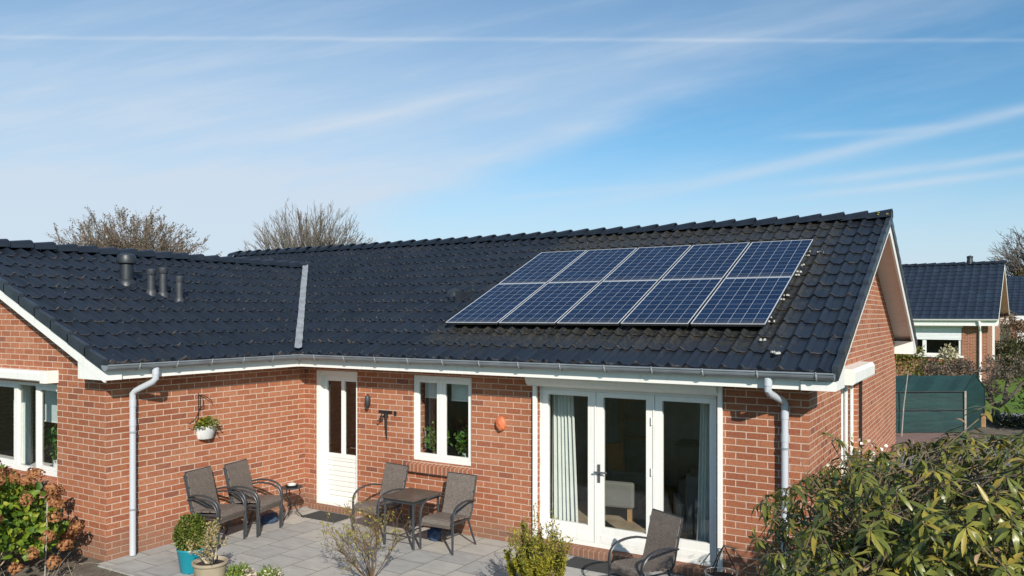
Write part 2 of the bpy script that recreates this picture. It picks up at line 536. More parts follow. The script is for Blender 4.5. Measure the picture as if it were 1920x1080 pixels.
M['terracotta'] = simple('terracotta', (0.56, 0.15, 0.06), 0.55, var=0.25, scale=30, bump=0.4)
M['curtain'] = simple('pale_green_curtain', (0.63, 0.655, 0.625), 0.9, var=0.05)
M['blind'] = simple('pale_blue_blind', (0.50, 0.58, 0.58), 0.9, var=0.04)
M['inside'] = simple('interior_wall', (0.28, 0.27, 0.25), 0.9)
M['inside_dark'] = simple('interior_dark', (0.05, 0.047, 0.045), 0.9)
M['floorboards'] = simple('oak_floor', (0.34, 0.27, 0.19), 0.5, var=0.2, scale=4)
M['cream_fabric'] = simple('cream_upholstery', (0.14, 0.142, 0.132), 0.9, var=0.06)
M['blue_fabric'] = simple('slate_blue_upholstery', (0.055, 0.065, 0.085), 0.9)
M['oak'] = simple('oak_wood', (0.33, 0.19, 0.085), 0.55, var=0.2)
M['dark_wood'] = simple('dark_wood', (0.05, 0.035, 0.028), 0.5)
M['orange_fabric'] = simple('orange_upholstery', (0.42, 0.16, 0.04), 0.9)
M['blue_cloth'] = simple('dark_blue_cloth', (0.035, 0.06, 0.12), 0.9, var=0.3, scale=20)
M['net'] = net_material('green_shade_net')
M['grey_wood'] = simple('weathered_wood', (0.30, 0.27, 0.23), 0.9, var=0.25, scale=12, bump=0.3)
M['shutter'] = simple('white_shutter', (0.76, 0.77, 0.78), 0.5, var=0.03)
M['lichen'] = simple('pale_lichen', (0.38, 0.38, 0.35), 0.95, var=0.25, scale=30, bump=0.6)
M['moss'] = simple('yellow_moss', (0.16, 0.15, 0.03), 0.95, var=0.5, scale=25, bump=0.9)
M['vent'] = simple('dark_grey_plastic', (0.022, 0.026, 0.032), 0.45, var=0.2)
M['vent_pale'] = simple('worn_grey_pipe', (0.036, 0.039, 0.046), 0.5, var=0.4, scale=8)
M['bark'] = simple('grey_brown_bark', (0.10, 0.083, 0.062), 0.95, var=0.4, scale=14, bump=0.6)
M['bark_far'] = simple('twig_bark', (0.145, 0.122, 0.098), 0.95, var=0.35, scale=3)
M['bark_grey'] = simple('grey_twig_bark', (0.11, 0.092, 0.082), 0.95, var=0.35, scale=3)
M['bark_tan'] = simple('tan_twig_bark', (0.23, 0.165, 0.10), 0.9, var=0.35, scale=14)
M['bark_brown'] = simple('red_brown_twigs', (0.12, 0.075, 0.042), 0.9, var=0.35, scale=14)
M['bark_mid'] = simple('olive_brown_branch', (0.15, 0.11, 0.068), 0.9, var=0.35, scale=14)
M['bark_pale'] = simple('pale_dry_stems', (0.42, 0.34, 0.235), 0.9, var=0.3, scale=14)
M['rhodo'] = leaf_material('rhododendron_leaf', [(0.054, 0.072, 0.015), (0.095, 0.115, 0.023), (0.14, 0.158, 0.032), (0.19, 0.198, 0.040), (0.28, 0.26, 0.045), (0.36, 0.26, 0.05)], 0.22, 0.36, 0.5)
M['rhodo_dry'] = leaf_material('dry_brown_leaf', [(0.18, 0.11, 0.06), (0.30, 0.19, 0.11), (0.40, 0.28, 0.18)], 0.2, 0.7)
M['box'] = leaf_material('boxwood_leaf', [(0.035, 0.065, 0.008), (0.07, 0.11, 0.012), (0.13, 0.16, 0.02), (0.20, 0.20, 0.03)], 0.25)
M['yellow_green'] = leaf_material('yellow_green_leaf', [(0.12, 0.14, 0.012), (0.21, 0.21, 0.018), (0.33, 0.30, 0.03), (0.40, 0.32, 0.05)], 0.3)
M['hyd_leaf'] = leaf_material('hydrangea_leaf', [(0.05, 0.105, 0.012), (0.10, 0.18, 0.02), (0.18, 0.26, 0.026), (0.32, 0.32, 0.035)], 0.3)
M['hyd_head'] = leaf_material('dry_flower', [(0.25, 0.098, 0.038), (0.36, 0.155, 0.065), (0.44, 0.215, 0.10)], 0.2, 0.8)
M['ochre'] = leaf_material('ochre_leaf', [(0.20, 0.15, 0.03), (0.30, 0.24, 0.05), (0.36, 0.32, 0.07), (0.22, 0.24, 0.04)], 0.3)
M['dry_tan'] = leaf_material('dry_tan_leaf', [(0.30, 0.20, 0.08), (0.42, 0.31, 0.14), (0.50, 0.40, 0.22)], 0.25, 0.8)
M['house_plant'] = leaf_material('house_plant_leaf', [(0.025, 0.08, 0.012), (0.06, 0.15, 0.02), (0.11, 0.22, 0.03)], 0.35)
M['succulent'] = leaf_material('succulent_leaf', [(0.08, 0.16, 0.03), (0.15, 0.24, 0.04), (0.30, 0.30, 0.08)], 0.2)
M['pinkwhite'] = leaf_material('pale_petal', [(0.55, 0.42, 0.36), (0.70, 0.62, 0.52)], 0.2)
M['white_petal'] = leaf_material('white_petal', [(0.75, 0.75, 0.73), (0.85, 0.85, 0.83)], 0.2)
M['cream_flower'] = leaf_material('cream_blossom', [(0.45, 0.40, 0.26), (0.60, 0.55, 0.40)], 0.2)
M['hedge'] = leaf_material('hedge_leaf', [(0.07, 0.09, 0.012), (0.15, 0.15, 0.02), (0.22, 0.19, 0.035), (0.13, 0.11, 0.03)], 0.2)
M['hedge_red'] = leaf_material('reddish_hedge_leaf', [(0.09, 0.05, 0.04), (0.17, 0.10, 0.08), (0.24, 0.16, 0.12), (0.10, 0.10, 0.03)], 0.2)
M['hedge_dark'] = leaf_material('dark_hedge_leaf', [(0.018, 0.024, 0.008), (0.04, 0.046, 0.014), (0.07, 0.066, 0.024)], 0.15)
M['brown_leaf'] = leaf_material('brown_twiggy_leaf', [(0.11, 0.075, 0.05), (0.19, 0.13, 0.09), (0.26, 0.19, 0.14)], 0.15, 0.8)
M['curl_leaf'] = leaf_material('curled_brown_leaf', [(0.085, 0.062, 0.045), (0.15, 0.11, 0.085), (0.22, 0.165, 0.13)], 0.15, 0.8)
M['gold'] = leaf_material('golden_leaf', [(0.13, 0.085, 0.02), (0.21, 0.14, 0.035), (0.27, 0.19, 0.05)], 0.15, 0.8)
M['bud'] = leaf_material('bud_leaf', [(0.13, 0.075, 0.055), (0.19, 0.12, 0.085), (0.17, 0.14, 0.06)], 0.15, 0.8)

# ---------------------------------------------------------------- geometry helpers
class MB:
    def __init__(self):
        self.v = []; self.f = []; self.uv = {}; self.mi = []
        self.cur = 0

    def quad(self, a, b, c, d, uv=None):
        i = len(self.v)
        self.v += [tuple(a), tuple(b), tuple(c), tuple(d)]
        if uv:
            self.uv[len(self.f)] = uv
        self.f.append((i, i + 1, i + 2, i + 3)); self.mi.append(self.cur)

    def poly(self, pts):
        i = len(self.v)
        self.v += [tuple(p) for p in pts]
        self.f.append(tuple(range(i, i + len(pts)))); self.mi.append(self.cur)

    def box(self, x0, x1, y0, y1, z0, z1):
        i = len(self.v)
        self.v += [(x, y, z) for z in (z0, z1) for y in (y0, y1) for x in (x0, x1)]
        for q in ((0, 2, 3, 1), (4, 5, 7, 6), (0, 1, 5, 4), (2, 6, 7, 3), (0, 4, 6, 2), (1, 3, 7, 5)):
            self.f.append(tuple(i + k for k in q)); self.mi.append(self.cur)
        return self

    def prism(self, poly2, axis, a, b):
        """extrude a 2-d polygon along an axis; poly2 holds the two other coordinates in order"""
        def P(p, s):
            return (s, p[0], p[1]) if axis == 'x' else (p[0], s, p[1]) if axis == 'y' else (p[0], p[1], s)
        n = len(poly2)
        self.poly([P(p, a) for p in poly2][::-1])
        self.poly([P(p, b) for p in poly2])
        for k in range(n):
            p, q = poly2[k], poly2[(k + 1) % n]
            self.quad(P(p, a), P(q, a), P(q, b), P(p, b))
        return self

    def tube(self, pts, r, sides=8, cap=True, flat=None):
        pts = [Vector(p) for p in pts]
        n = len(pts)
        rs = r if hasattr(r, '__len__') else [r] * n
        rings = []
        prev = None
        for k in range(n):
            d = (pts[min(k + 1, n - 1)] - pts[max(k - 1, 0)])
            d = d.normalized() if d.length > 1e-9 else Vector((0, 0, 1))
            if prev is None:
                a = d.cross(Vector((0, 0, 1)) if abs(d.z) < 0.9 else Vector((1, 0, 0))).normalized()
            else:
                a = (prev - d * prev.dot(d))
                a = a.normalized() if a.length > 1e-6 else d.orthogonal().normalized()
            prev = a
            b = d.cross(a)
            i = len(self.v)
            for s in range(sides):
                w = 2 * math.pi * s / sides
                ca, sa = math.cos(w), math.sin(w)
                if flat:
                    q = pts[k] + a * (ca * rs[k] * flat[0]) + b * (sa * rs[k] * flat[1])
                else:
                    q = pts[k] + a * (ca * rs[k]) + b * (sa * rs[k])
                self.v.append(tuple(q))
            rings.append(i)
        for k in range(n - 1):
            for s in range(sides):
                s2 = (s + 1) % sides
                self.f.append((rings[k] + s, rings[k] + s2, rings[k + 1] + s2, rings[k + 1] + s)); self.mi.append(self.cur)
        if cap:
            self.f.append(tuple(rings[0] + s for s in range(sides))[::-1]); self.mi.append(self.cur)
            self.f.append(tuple(rings[-1] + s for s in range(sides))); self.mi.append(self.cur)
        return self

    def lathe(self, prof, c=(0, 0, 0), sides=24, sx=1.0, sy=1.0):
        i = len(self.v)
        for r, z in prof:
            for s in range(sides):
                w = 2 * math.pi * s / sides
                self.v.append((c[0] + r * sx * math.cos(w), c[1] + r * sy * math.sin(w), c[2] + z))
        for k in range(len(prof) - 1):
            for s in range(sides):
                s2 = (s + 1) % sides
                self.f.append((i + k * sides + s, i + k * sides + s2, i + (k + 1) * sides + s2, i + (k + 1) * sides + s)); self.mi.append(self.cur)
        return self

    def build(self, name, mats, parent=None, smooth=False, bevel=0.0, loc=None, angle=40):
        me = bpy.data.meshes.new(name)
        me.from_pydata(self.v, [], self.f)
        if self.uv:
            ul = me.uv_layers.new(name='UVMap')
            for pi, uvs in self.uv.items():
                p = me.polygons[pi]
                for k, li in enumerate(p.loop_indices):
                    ul.data[li].uv = uvs[k]
        if not isinstance(mats, (list, tuple)):
            mats = [mats]
        for m_ in mats:
            me.materials.append(m_)
        if len(mats) > 1:
            me.polygons.foreach_set('material_index', self.mi)
        if smooth:
            me.polygons.foreach_set('use_smooth', [True] * len(me.polygons))
            try:
                me.set_sharp_from_angle(angle=rad(angle))
            except Exception:
                pass
        me.update()
        o = bpy.data.objects.new(name, me)
        C.objects.link(o)
        if parent is not None:
            o.parent = parent
        if loc is not None:
            o.location = loc
        if bevel:
            b = o.modifiers.new('bevel', 'BEVEL')
            b.width = bevel; b.segments = 2; b.limit_method = 'ANGLE'; b.angle_limit = rad(50)
        return o


def tag(o, label=None, cat=None, group=None, kind=None):
    if label: o['label'] = label
    if cat: o['category'] = cat
    if group: o['group'] = group
    if kind: o['kind'] = kind
    return o


def thing(name, label, cat, loc=(0, 0, 0), rz=0.0, group=None):
    o = bpy.data.objects.new(name, None)
    o.empty_display_size = 0.2
    C.objects.link(o)
    o.location = loc
    o.rotation_euler = (0, 0, rz)
    return tag(o, label, cat, group)


def copy_tree(o, parent=None):
    c = o.copy()
    C.objects.link(c)
    if parent is not None:
        c.parent = parent
    for ch in [q for q in bpy.data.objects if q.parent == o]:
        copy_tree(ch, c)
    return c


def leaf_mesh(P, D, N, L, Wd, droop=0.0, fold=0.25):
    """arrays of leaf bases, directions, up-normals, lengths, widths -> verts and faces (each leaf an island of 6 quads/tris)"""
    P = np.asarray(P, float); D = np.asarray(D, float); N = np.asarray(N, float)
    n = len(P)
    L = np.broadcast_to(np.asarray(L, float), (n,))[:, None]
    Wd = np.broadcast_to(np.asarray(Wd, float), (n,))[:, None]
    D = D / np.linalg.norm(D, axis=1, keepdims=True)
    Sd = np.cross(D, N); Sd /= (np.linalg.norm(Sd, axis=1, keepdims=True) + 1e-9)
    N2 = np.cross(Sd, D)
    dr = np.broadcast_to(np.asarray(droop, float), (n,))[:, None]
    pts = []
    b0 = P
    m1 = P + D * L * 0.5 - N2 * L * 0.0
    tip = P + D * L - N2 * L * dr
    m1 = m1 + N2 * L * dr * 0.12
    l1 = P + D * L * 0.38 + Sd * Wd * 0.5 + N2 * Wd * fold
    r1 = P + D * L * 0.38 - Sd * Wd * 0.5 + N2 * Wd * fold
    l2 = P + D * L * 0.74 + Sd * Wd * 0.38 + N2 * (Wd * fold - L * dr * 0.4)
    r2 = P + D * L * 0.74 - Sd * Wd * 0.38 + N2 * (Wd * fold - L * dr * 0.4)
    V = np.stack([b0, m1, tip, l1, r1, l2, r2], axis=1).reshape(-1, 3)
    base = (np.arange(n) * 7)[:, None]
    q = np.array([[0, 3, 1], [0, 1, 4], [3, 5, 1], [1, 6, 4], [1, 5, 2], [1, 2, 6]])
    Fc = (base[:, :, None] + q[None, :, :]).reshape(-1, 3)
    return V, Fc


def leaf_object(name, mats, sets, parent=None, loc=None):
    """sets: list of (V, F) for each material"""
    Vs, Fs, mi, off = [], [], [], 0
    for k, (V, Fc) in enumerate(sets):
        Vs.append(V); Fs.append(Fc + off); off += len(V)
        mi += [k] * len(Fc)
    V = np.concatenate(Vs); Fc = np.concatenate(Fs)
    me = bpy.data.meshes.new(name)
    me.vertices.add(len(V)); me.vertices.foreach_set('co', V.astype(np.float32).ravel())
    me.loops.add(len(Fc) * 3); me.loops.foreach_set('vertex_index', Fc.astype(np.int32).ravel())
    me.polygons.add(len(Fc))
    me.polygons.foreach_set('loop_start', np.arange(len(Fc), dtype=np.int32) * 3)
    if isinstance(mats, (list, tuple)):
        for m_ in mats: me.materials.append(m_)
        me.polygons.foreach_set('material_index', mi)
    else:
        me.materials.append(mats)
    me.update(calc_edges=True)
    me.validate()
    o = bpy.data.objects.new(name, me)
    C.objects.link(o)
    if parent is not None: o.parent = parent
    if loc is not None: o.location = loc
    return o


def unit(v):
    v = np.asarray(v, float)
    return v / (np.linalg.norm(v, axis=-1, keepdims=True) + 1e-9)

# ================================================================ GROUND
def sheet(name, pts, z, m_, kind='structure'):
    b = MB(); b.poly([(x, y, z) for x, y in pts])
    o = b.build(name, m_)
    tag(o, kind=kind)
    return o


sheet('ground', [(-700, -300), (900, -300), (900, 1200), (-700, 1200)], -0.012, M['ground'])
# patio: a raised sheet of slabs with real thickness
b = MB(); b.box(-9.849, -1.6, 5.88, 9.449, -0.01, 0.0)
tag(b.build('pavement', M['slab']), kind='structure')
b = MB(); b.box(-9.75, -1.6, 5.80, 5.876, -0.01, 0.012)
tag(b.build('kerb', M['kerb'], bevel=0.006), kind='structure')
sheet('ground', [(-20, 1.0), (-8.6, 1.0), (-8.6, 5.79), (-9.7, 5.79), (-9.86, 5.97), (-20, 5.97)], -0.006, M['soil'])
sheet('ground', [(-1.58, 1.5), (5.5, 1.5), (5.5, 13.0), (-1.58, 13.0)], -0.007, M['soil'])
sheet('side_path', [(-1.75, 13.1), (4.5, 13.1), (4.5, 24.6), (-0.2, 24.6), (-0.2, 21.0), (-1.75, 21.0)], -0.006, M['path'])
sheet('path', [(-2.6, 21.02), (-0.22, 21.02), (-0.22, 24.6), (-2.6, 24.6)], -0.005, M['path_red'])
sheet('ground', [(-0.9, 24.9), (6, 24.9), (6, 28.3), (-0.9, 28.3)], -0.004, M['soil'])
sheet('cross_path', [(-12, 28.32), (30, 28.32), (30, 30.6), (-12, 30.6)], -0.004, M['path'])
sheet('lawn', [(-12, 30.62), (40, 30.62), (40, 95), (-12, 95)], -0.002, M['lawn'])

# ================================================================ BRICK HOUSE
XW0, XW1 = -17.3, -1.79          # wall ends along the long wing
YF, YB = 9.45, 18.97             # front and back wall
XL, YL = -9.85, 5.98             # short wing: side wall and gable wall
Z0 = 2.60                        # tile level at the eaves
TM = 0.425                      # roof slope
YR, ZR = 14.2, 4.81              # main ridge
XRL, ZRL = -13.55, 4.308          # short-wing ridge
house = thing('brick_house', 'red brick bungalow with black tiled L-shaped roof, white trim and grey gutters, beside the patio', 'house', (-9.0, 12.0, 0))
HO = Vector(house.location)


def part(mb, name, m_, parent=None, **kw):
    """house geometry is written in world coordinates; shift it to the house origin"""
    par = parent or house
    o = mb.build(name, m_, par, **kw)
    if o.modifiers or True:
        o.matrix_parent_inverse = par.matrix_world.inverted() if par is house else Matrix()
    return o


bpy.context.view_layer.update()


def wall_panel(mb, axis, pos, thick, u0, u1, z0, z1, holes):
    """wall facing -Y (axis 'y') or +X (axis 'x'); outer face at pos"""
    us = sorted({u0, u1, *[h[0] for h in holes], *[h[1] for h in holes]})
    zs = sorted({z0, z1, *[h[2] for h in holes], *[h[3] for h in holes]})
    inner = pos + thick if axis == 'y' else pos - thick
    def P(u, z, s): return (u, s, z) if axis == 'y' else (s, u, z)
    for i in range(len(us) - 1):
        for j in range(len(zs) - 1):
            um, zm = (us[i] + us[i + 1]) / 2, (zs[j] + zs[j + 1]) / 2
            if any(h[0] < um < h[1] and h[2] < zm < h[3] for h in holes):
                continue
            a, b_, c, d = us[i], us[i + 1], zs[j], zs[j + 1]
            mb.quad(P(a, c, pos), P(b_, c, pos), P(b_, d, pos), P(a, d, pos))
            mb.quad(P(b_, c, inner), P(a, c, inner), P(a, d, inner), P(b_, d, inner))
    for (a, b_, c, d) in holes:
        mb.quad(P(a, c, pos), P(a, d, pos), P(a, d, inner), P(a, c, inner))
        mb.quad(P(b_, d, pos), P(b_, c, pos), P(b_, c, inner), P(b_, d, inner))
        mb.quad(P(a, d, pos), P(b_, d, pos), P(b_, d, inner), P(a, d, inner))
        mb.quad(P(b_, c, pos), P(a, c, pos), P(a, c, inner), P(b_, c, inner))


DOOR = (-9.59, -8.68, 0.087, 2.30)
WIN = (-7.555, -6.465, 1.0, 2.295)
FD = (-5.37, -2.86, 0.11, 2.245)
GWIN = (-13.6, -11.01, 0.95, 2.25)
SWIN = (11.72, 13.25, 0.9, 2.26)
w = MB(); wall_panel(w, 'y', YF, 0.30, XL, XW1, -0.01, 2.56, [DOOR, WIN, FD])
part(w, 'wall', M['brick'])
w = MB(); wall_panel(w, 'x', XL, 0.30, YL, YF, -0.01, 2.56, [])
part(w, 'wall', M['brick'])
# right gable wall
w = MB(); wall_panel(w, 'x', XW1, 0.30, YF, YB, -0.01, 2.56, [SWIN])
zt = lambda y: Z0 - 0.10 + TM * (min(y, 2 * YR - y) - 9.0)
w.poly([(XW1, YF, 2.56), (XW1, YB, 2.56), (XW1, YB, zt(YB)), (XW1, YR, zt(YR)), (XW1, YF, zt(YF))])
w.quad((XW1 - 0.3, YF + .3, 0), (XW1, YF, 0), (XW1, YF, 2.5), (XW1 - .3, YF + .3, 2.5))
part(w, 'gable_wall', M['brick'])
# left gable wall
w = MB(); wall_panel(w, 'y', YL, 0.30, XW0, XL, -0.01, 2.56, [GWIN])
zl = lambda x: Z0 - 0.10 + TM * (min(-9.53 - x, x + 9.53 - 2 * XRL - 2 * 9.53 + 0) if False else (-9.53 - x if x > XRL else (-9.53 - (2 * XRL - x))))
w.poly([(XW0, YL, 2.56), (XL, YL, 2.56), (XL, YL, zl(XL)), (XRL, YL, zl(XRL)), (XW0, YL, zl(XW0))])
part(w, 'gable_wall', M['brick'])
# back and far walls (seen only from other places, but the house has them)
w = MB(); w.box(XW0, XW1 - 0.001, YB - 0.3, YB, -0.01, 2.56); w.box(XW0, XW0 + 0.3, YL + 0.301, YB - 0.301, -0.01, 2.56)
part(w, 'wall', M['brick'])
# interior shell
w = MB(); w.box(XW0 + .31, XW1 - .31, YF + .31, YB - .31, 0.0, 0.04); w.box(XW0 + .31, XL - .31, YL + .31, YF + .309, 0.0, 0.04)
part(w, 'interior_floor', M['floorboards'])
w = MB(); w.box(XW0 + .2, XW1 - .2, YF + .2, YB - .2, 2.44, 2.5); w.box(XW0 + .2, XL - .2, YL + .2, YF + .199, 2.44, 2.5)
part(w, 'interior_ceiling', M['inside'])
w = MB(); w.box(-6.1, -6.0, YF + .31, 14.0, 0.04, 2.44); w.box(-8.1, -8.0, YF + .31, 14.0, 0.04, 2.44)
w.box(XW0 + .31, XW1 - .31, 14.0, 14.1, 0.04, 2.44); w.box(XW0 + .31, XL - .31, 9.9, 10.0, 0.04, 2.44)
part(w, 'interior_wall', M['inside'])

# ---- roof slopes with real tile relief
def tile_slope(mb, org, ud, vd, width, length, tw, nrow, rng, nper=10, step=0.021, amp=0.034, phase=0.0):
    ud = Vector(ud).normalized(); vd = Vector(vd).normalized(); nn = ud.cross(vd)
    if nn.z < 0: nn = -nn
    org = Vector(org)
    ncol = int(round(width / tw)); nu = ncol * nper
    cl = length / nrow
    def prof(t_):
        t_ = t_ % 1.0
        q = (t_ - 0.28) / 0.235
        roll = (math.cos(math.pi * q) + 1) * .5 if abs(q) < 1 else 0.0
        lean = 0.12 * math.cos(2 * math.pi * (t_ - 0.36))
        crease = 0.007 if 0.67 < t_ % 1.0 < 0.73 else 0.0
        return amp * (1.25 * roll ** .8 - 0.45 + lean) + crease
    jit = {}
    for r_ in range(nrow):
        for c in range(-1, ncol + 1):
            jit[(r_, c)] = (rng.uniform(-.002, .002), rng.uniform(-.004, .004))
    rows = []
    for r_ in range(nrow):
        for s in (0.0, 1.0):
            i0 = len(mb.v)
            for k in range(nu + 1):
                c = min(ncol - 1, k // nper)
                t_ = k / nper
                j = jit[(r_, c)]
                hh = prof(t_ + phase) + step * (1 - s) + j[0]
                vv = r_ * cl + s * cl + (j[1] if s == 0 and r_ else 0) - (0.012 if s == 0 else 0)
                p = org + ud * (width * k / nu) + vd * vv + nn * hh
                mb.v.append(tuple(p))
            rows.append((i0, r_ + s * 0.999))
    # front edge of the first course
    i0 = len(mb.v)
    for k in range(nu + 1):
        mb.v.append(tuple(org + ud * (width * k / nu) + nn * -0.03 - vd * 0.004))
    rows.insert(0, (i0, 0.0))
    for a in range(len(rows) - 1):
        (ia, va), (ib, vb) = rows[a], rows[a + 1]
        riser = (a % 2 == 0)
        if riser: va = vb
        for k in range(nu):
            u0_, u1_ = k / nper + 0.0005, (k + 1) / nper - 0.0005
            mb.uv[len(mb.f)] = ((u0_, va + .001), (u1_, va + .001), (u1_, vb + .001), (u0_, vb + .001))
            mb.f.append((ia + k, ia + k + 1, ib + k + 1, ib + k)); mb.mi.append(mb.cur)


rg = random.Random(5)
TW = 0.213
cosp = 1 / math.sqrt(1 + TM * TM); sinp = TM * cosp
LM = (YR - 9.0) / cosp
w = MB(); tile_slope(w, (-1.44 - 76 * TW, 9.0, Z0), (1, 0, 0), (0, cosp, sinp), 76 * TW, LM, TW, 13, rg)
roof = part(w, 'roof', M['tile'], smooth=True, angle=35)
w = MB(); tile_slope(w, (-1.44, 2 * YR - 9.0, Z0), (-1, 0, 0), (0, -cosp, sinp), 76 * TW, LM, TW, 13, rg, nper=4)
part(w, 'roof', M['tile'], smooth=True, angle=35)
LL = (-9.53 - XRL) / cosp
nleft = 34
w = MB(); tile_slope(w, (-9.53, 5.80, Z0), (0, 1, 0), (-cosp, 0, sinp), nleft * TW, LL, TW, 10, rg)
roof_l = part(w, 'roof', M['tile'], smooth=True, angle=35)
w = MB(); tile_slope(w, (2 * XRL + 9.53, 5.80 + nleft * TW, Z0), (0, -1, 0), (cosp, 0, sinp), nleft * TW, LL, TW, 10, rg, nper=4)
part(w, 'roof', M['tile'], smooth=True, angle=35)


def ridge_caps(mb, p0, p1, clen=0.37, r0=0.105, r1=0.13, zoff=-0.055):
    p0, p1 = Vector(p0), Vector(p1)
    d = (p1 - p0); n = int(round(d.length / clen)); d = d / n
    dn = d.normalized(); sd_ = Vector((-dn.y, dn.x, 0))
    sec = 9
    for k in range(n):
        a = p0 + d * k - dn * 0.01; b_ = p0 + d * (k + 1) + dn * 0.03
        jz = rg.uniform(-.006, .006)
        rings = []
        for q, rr, zz in ((a, r0, zoff), (b_, r1, zoff + 0.028), (b_, r1 - .022, zoff + 0.028)):
            i = len(mb.v)
            for s in range(sec):
                w_ = math.pi * s / (sec - 1)
                cw = math.cos(w_)
                mb.v.append(tuple(q + sd_ * (rr * 1.15 * cw) + Vector((0, 0, zz + jz + rr * 1.05 * (math.sin(w_) ** 0.8)))))
            rings.append(i)
        for r_ in range(2):
            for s in range(sec - 1):
                mb.f.append((rings[r_] + s, rings[r_] + s + 1, rings[r_ + 1] + s + 1, rings[r_ + 1] + s)); mb.mi.append(mb.cur)


w = MB(); ridge_caps(w, (-17.6, YR, ZR + 0.03), (-1.42, YR, ZR + 0.03))
part(w, 'ridge_capping', M['tile_plain'], smooth=True, angle=45)
w = MB(); w.prism([(YR - .13, ZR - .06), (YR + .13, ZR - .06), (YR + .12, ZR + .03), (YR + .05, ZR + .085), (YR - .05, ZR + .085), (YR - .12, ZR + .03)], 'x', -1.43, -1.395)
part(w, 'ridge_end_cap', M['tile_plain'])
w = MB(); ridge_caps(w, (XRL, 5.78, ZRL + 0.03), (XRL, 13.1, ZRL + 0.03))
part(w, 'ridge_capping', M['tile_plain'], smooth=True, angle=45)

# verge tiles (stepped edge band) and bargeboards
def verge(mb, x0, x1, side=1, axis='x', start=9.0, ridge=YR, n=13, sgn=1, drop=0.10):
    run = (ridge - start) / n
    for k in range(n):
        a = start + run * k; b_ = a + run
        za = Z0 + TM * abs(a - start); zb = Z0 + TM * abs(b_ - start)
        a2 = a - 0.02 * (1 if run > 0 else -1)
        poly = [(a2, za + 0.052), (b_, zb + 0.026), (b_, zb - drop), (a2, za - drop)]
        mb.prism(poly, axis, x0, x1)


w = MB(); verge(w, -1.465, -1.40)
part(w, 'verge_tiles', M['verge'])
w = MB(); verge(w, -1.465, -1.40, start=2 * YR - 9.0)
part(w, 'verge_tiles', M['verge'])
w = MB(); verge(w, 5.735, 5.80, axis='y', start=-9.53, ridge=XRL, n=10)
part(w, 'verge_tiles', M['verge'])
w = MB(); verge(w, 5.735, 5.80, axis='y', start=2 * XRL + 9.53, ridge=XRL, n=10)
part(w, 'verge_tiles', M['verge'])


def slope_board(mb, axis, c0, c1, s0, s1, z0, top, bot):
    """board following a slope between s0 (low, z0) and s1"""
    z1 = z0 + TM * abs(s1 - s0)
    mb.prism([(s0, z0 - top), (s1, z1 - top), (s1, z1 - bot), (s0, z0 - bot)], axis, c0, c1)


w = MB()
slope_board(w, 'x', -1.46, -1.425, 9.0, YR, Z0, 0.105, 0.21)
part(w, 'bargeboard', M['white'])
w = MB()
slope_board(w, 'x', -1.46, -1.425, 2 * YR - 9.0, YR, Z0, 0.105, 0.26)
part(w, 'bargeboard', M['white'])
# soffit below the right verge (pinkish cream)
w = MB()
slope_board(w, 'x', XW1 + .002, -1.462, 9.0, YR, Z0, 0.13, 0.16)
slope_board(w, 'x', XW1 + .002, -1.462, 2 * YR - 9.0, YR, Z0, 0.13, 0.16)
part(w, 'soffit', M['soffit'])
# boxed eave ends on the right gable
w = MB(); w.prism([(8.99, 2.385), (9.60, 2.385), (9.60, Z0 + TM * .6 - .212), (8.99, Z0 - .212 + .10)], 'x', XW1 + .004, -1.43)
part(w, 'eave_box', M['white'], bevel=0.004)
w = MB(); w.prism([(2 * YR - 8.99, 2.385), (2 * YR - 9.75, 2.385), (2 * YR - 9.75, Z0 + TM * .75 - .262), (2 * YR - 8.99, Z0 - .06)], 'x', XW1 + .004, -1.43)
part(w, 'eave_box', M['white'], bevel=0.004)
# left gable
w = MB(); slope_board(w, 'y', 5.755, 5.79, -9.53, XRL, Z0, 0.105, 0.24)
slope_board(w, 'y', 5.755, 5.79, 2 * XRL + 9.53, XRL, Z0, 0.105, 0.24)
part(w, 'bargeboard', M['white'])
w = MB(); slope_board(w, 'y', 5.792, YL - .002, -9.53, XRL, Z0, 0.13, 0.16); slope_board(w, 'y', 5.792, YL - .002, 2 * XRL + 9.53, XRL, Z0, 0.13, 0.16)
part(w, 'soffit', M['white'])
w = MB(); w.prism([(-9.50, 2.385), (-10.12, 2.385), (-10.12, Z0 + TM * .59 - .235), (-9.50, 2.545)], 'y', 5.76, YL - .004)
part(w, 'eave_box', M['white'], bevel=0.004)

# fascia and level soffit along the eaves
w = MB(); w.box(-9.53, -1.79 + .30, 9.02, 9.045, 2.385, 2.575); w.box(-9.555, -9.53, 5.985, 9.045, 2.385, 2.575)
part(w, 'fascia', M['white'])
w = MB(); w.box(-9.555, XW1 + .0, 9.047, YF - .002, 2.392, 2.412); w.box(XL + .002, -9.557, YL + .002, 9.047, 2.392, 2.412)
part(w, 'soffit', M['white'])
w = MB(); w.box(-17.3, -1.45, 2 * YR - 9.045, 2 * YR - 9.02, 2.385, 2.575)
part(w, 'fascia', M['white'])

# gutters: half-round shells with a rolled front lip
def gutter(mb, a, b_, out, r=0.073, n=10):
    a, b_, out = Vector(a), Vector(b_), Vector(out)
    for q in range(2):
        rr = r - 0.004 * q
        for k in range(n):
            w0, w1 = math.pi * k / n, math.pi * (k + 1) / n
            p = [out * (rr * math.cos(t_)) + Vector((0, 0, -rr * math.sin(t_))) for t_ in (w0, w1)]
            mb.quad(a + p[0], b_ + p[0], b_ + p[1], a + p[1])
    mb.tube([a + out * r, b_ + out * r], 0.011, 8)
    for e in (a, b_):
        i = [e + out * (r * math.cos(math.pi * k / n)) + Vector((0, 0, -r * math.sin(math.pi * k / n))) for k in range(n + 1)]
        mb.poly(i)


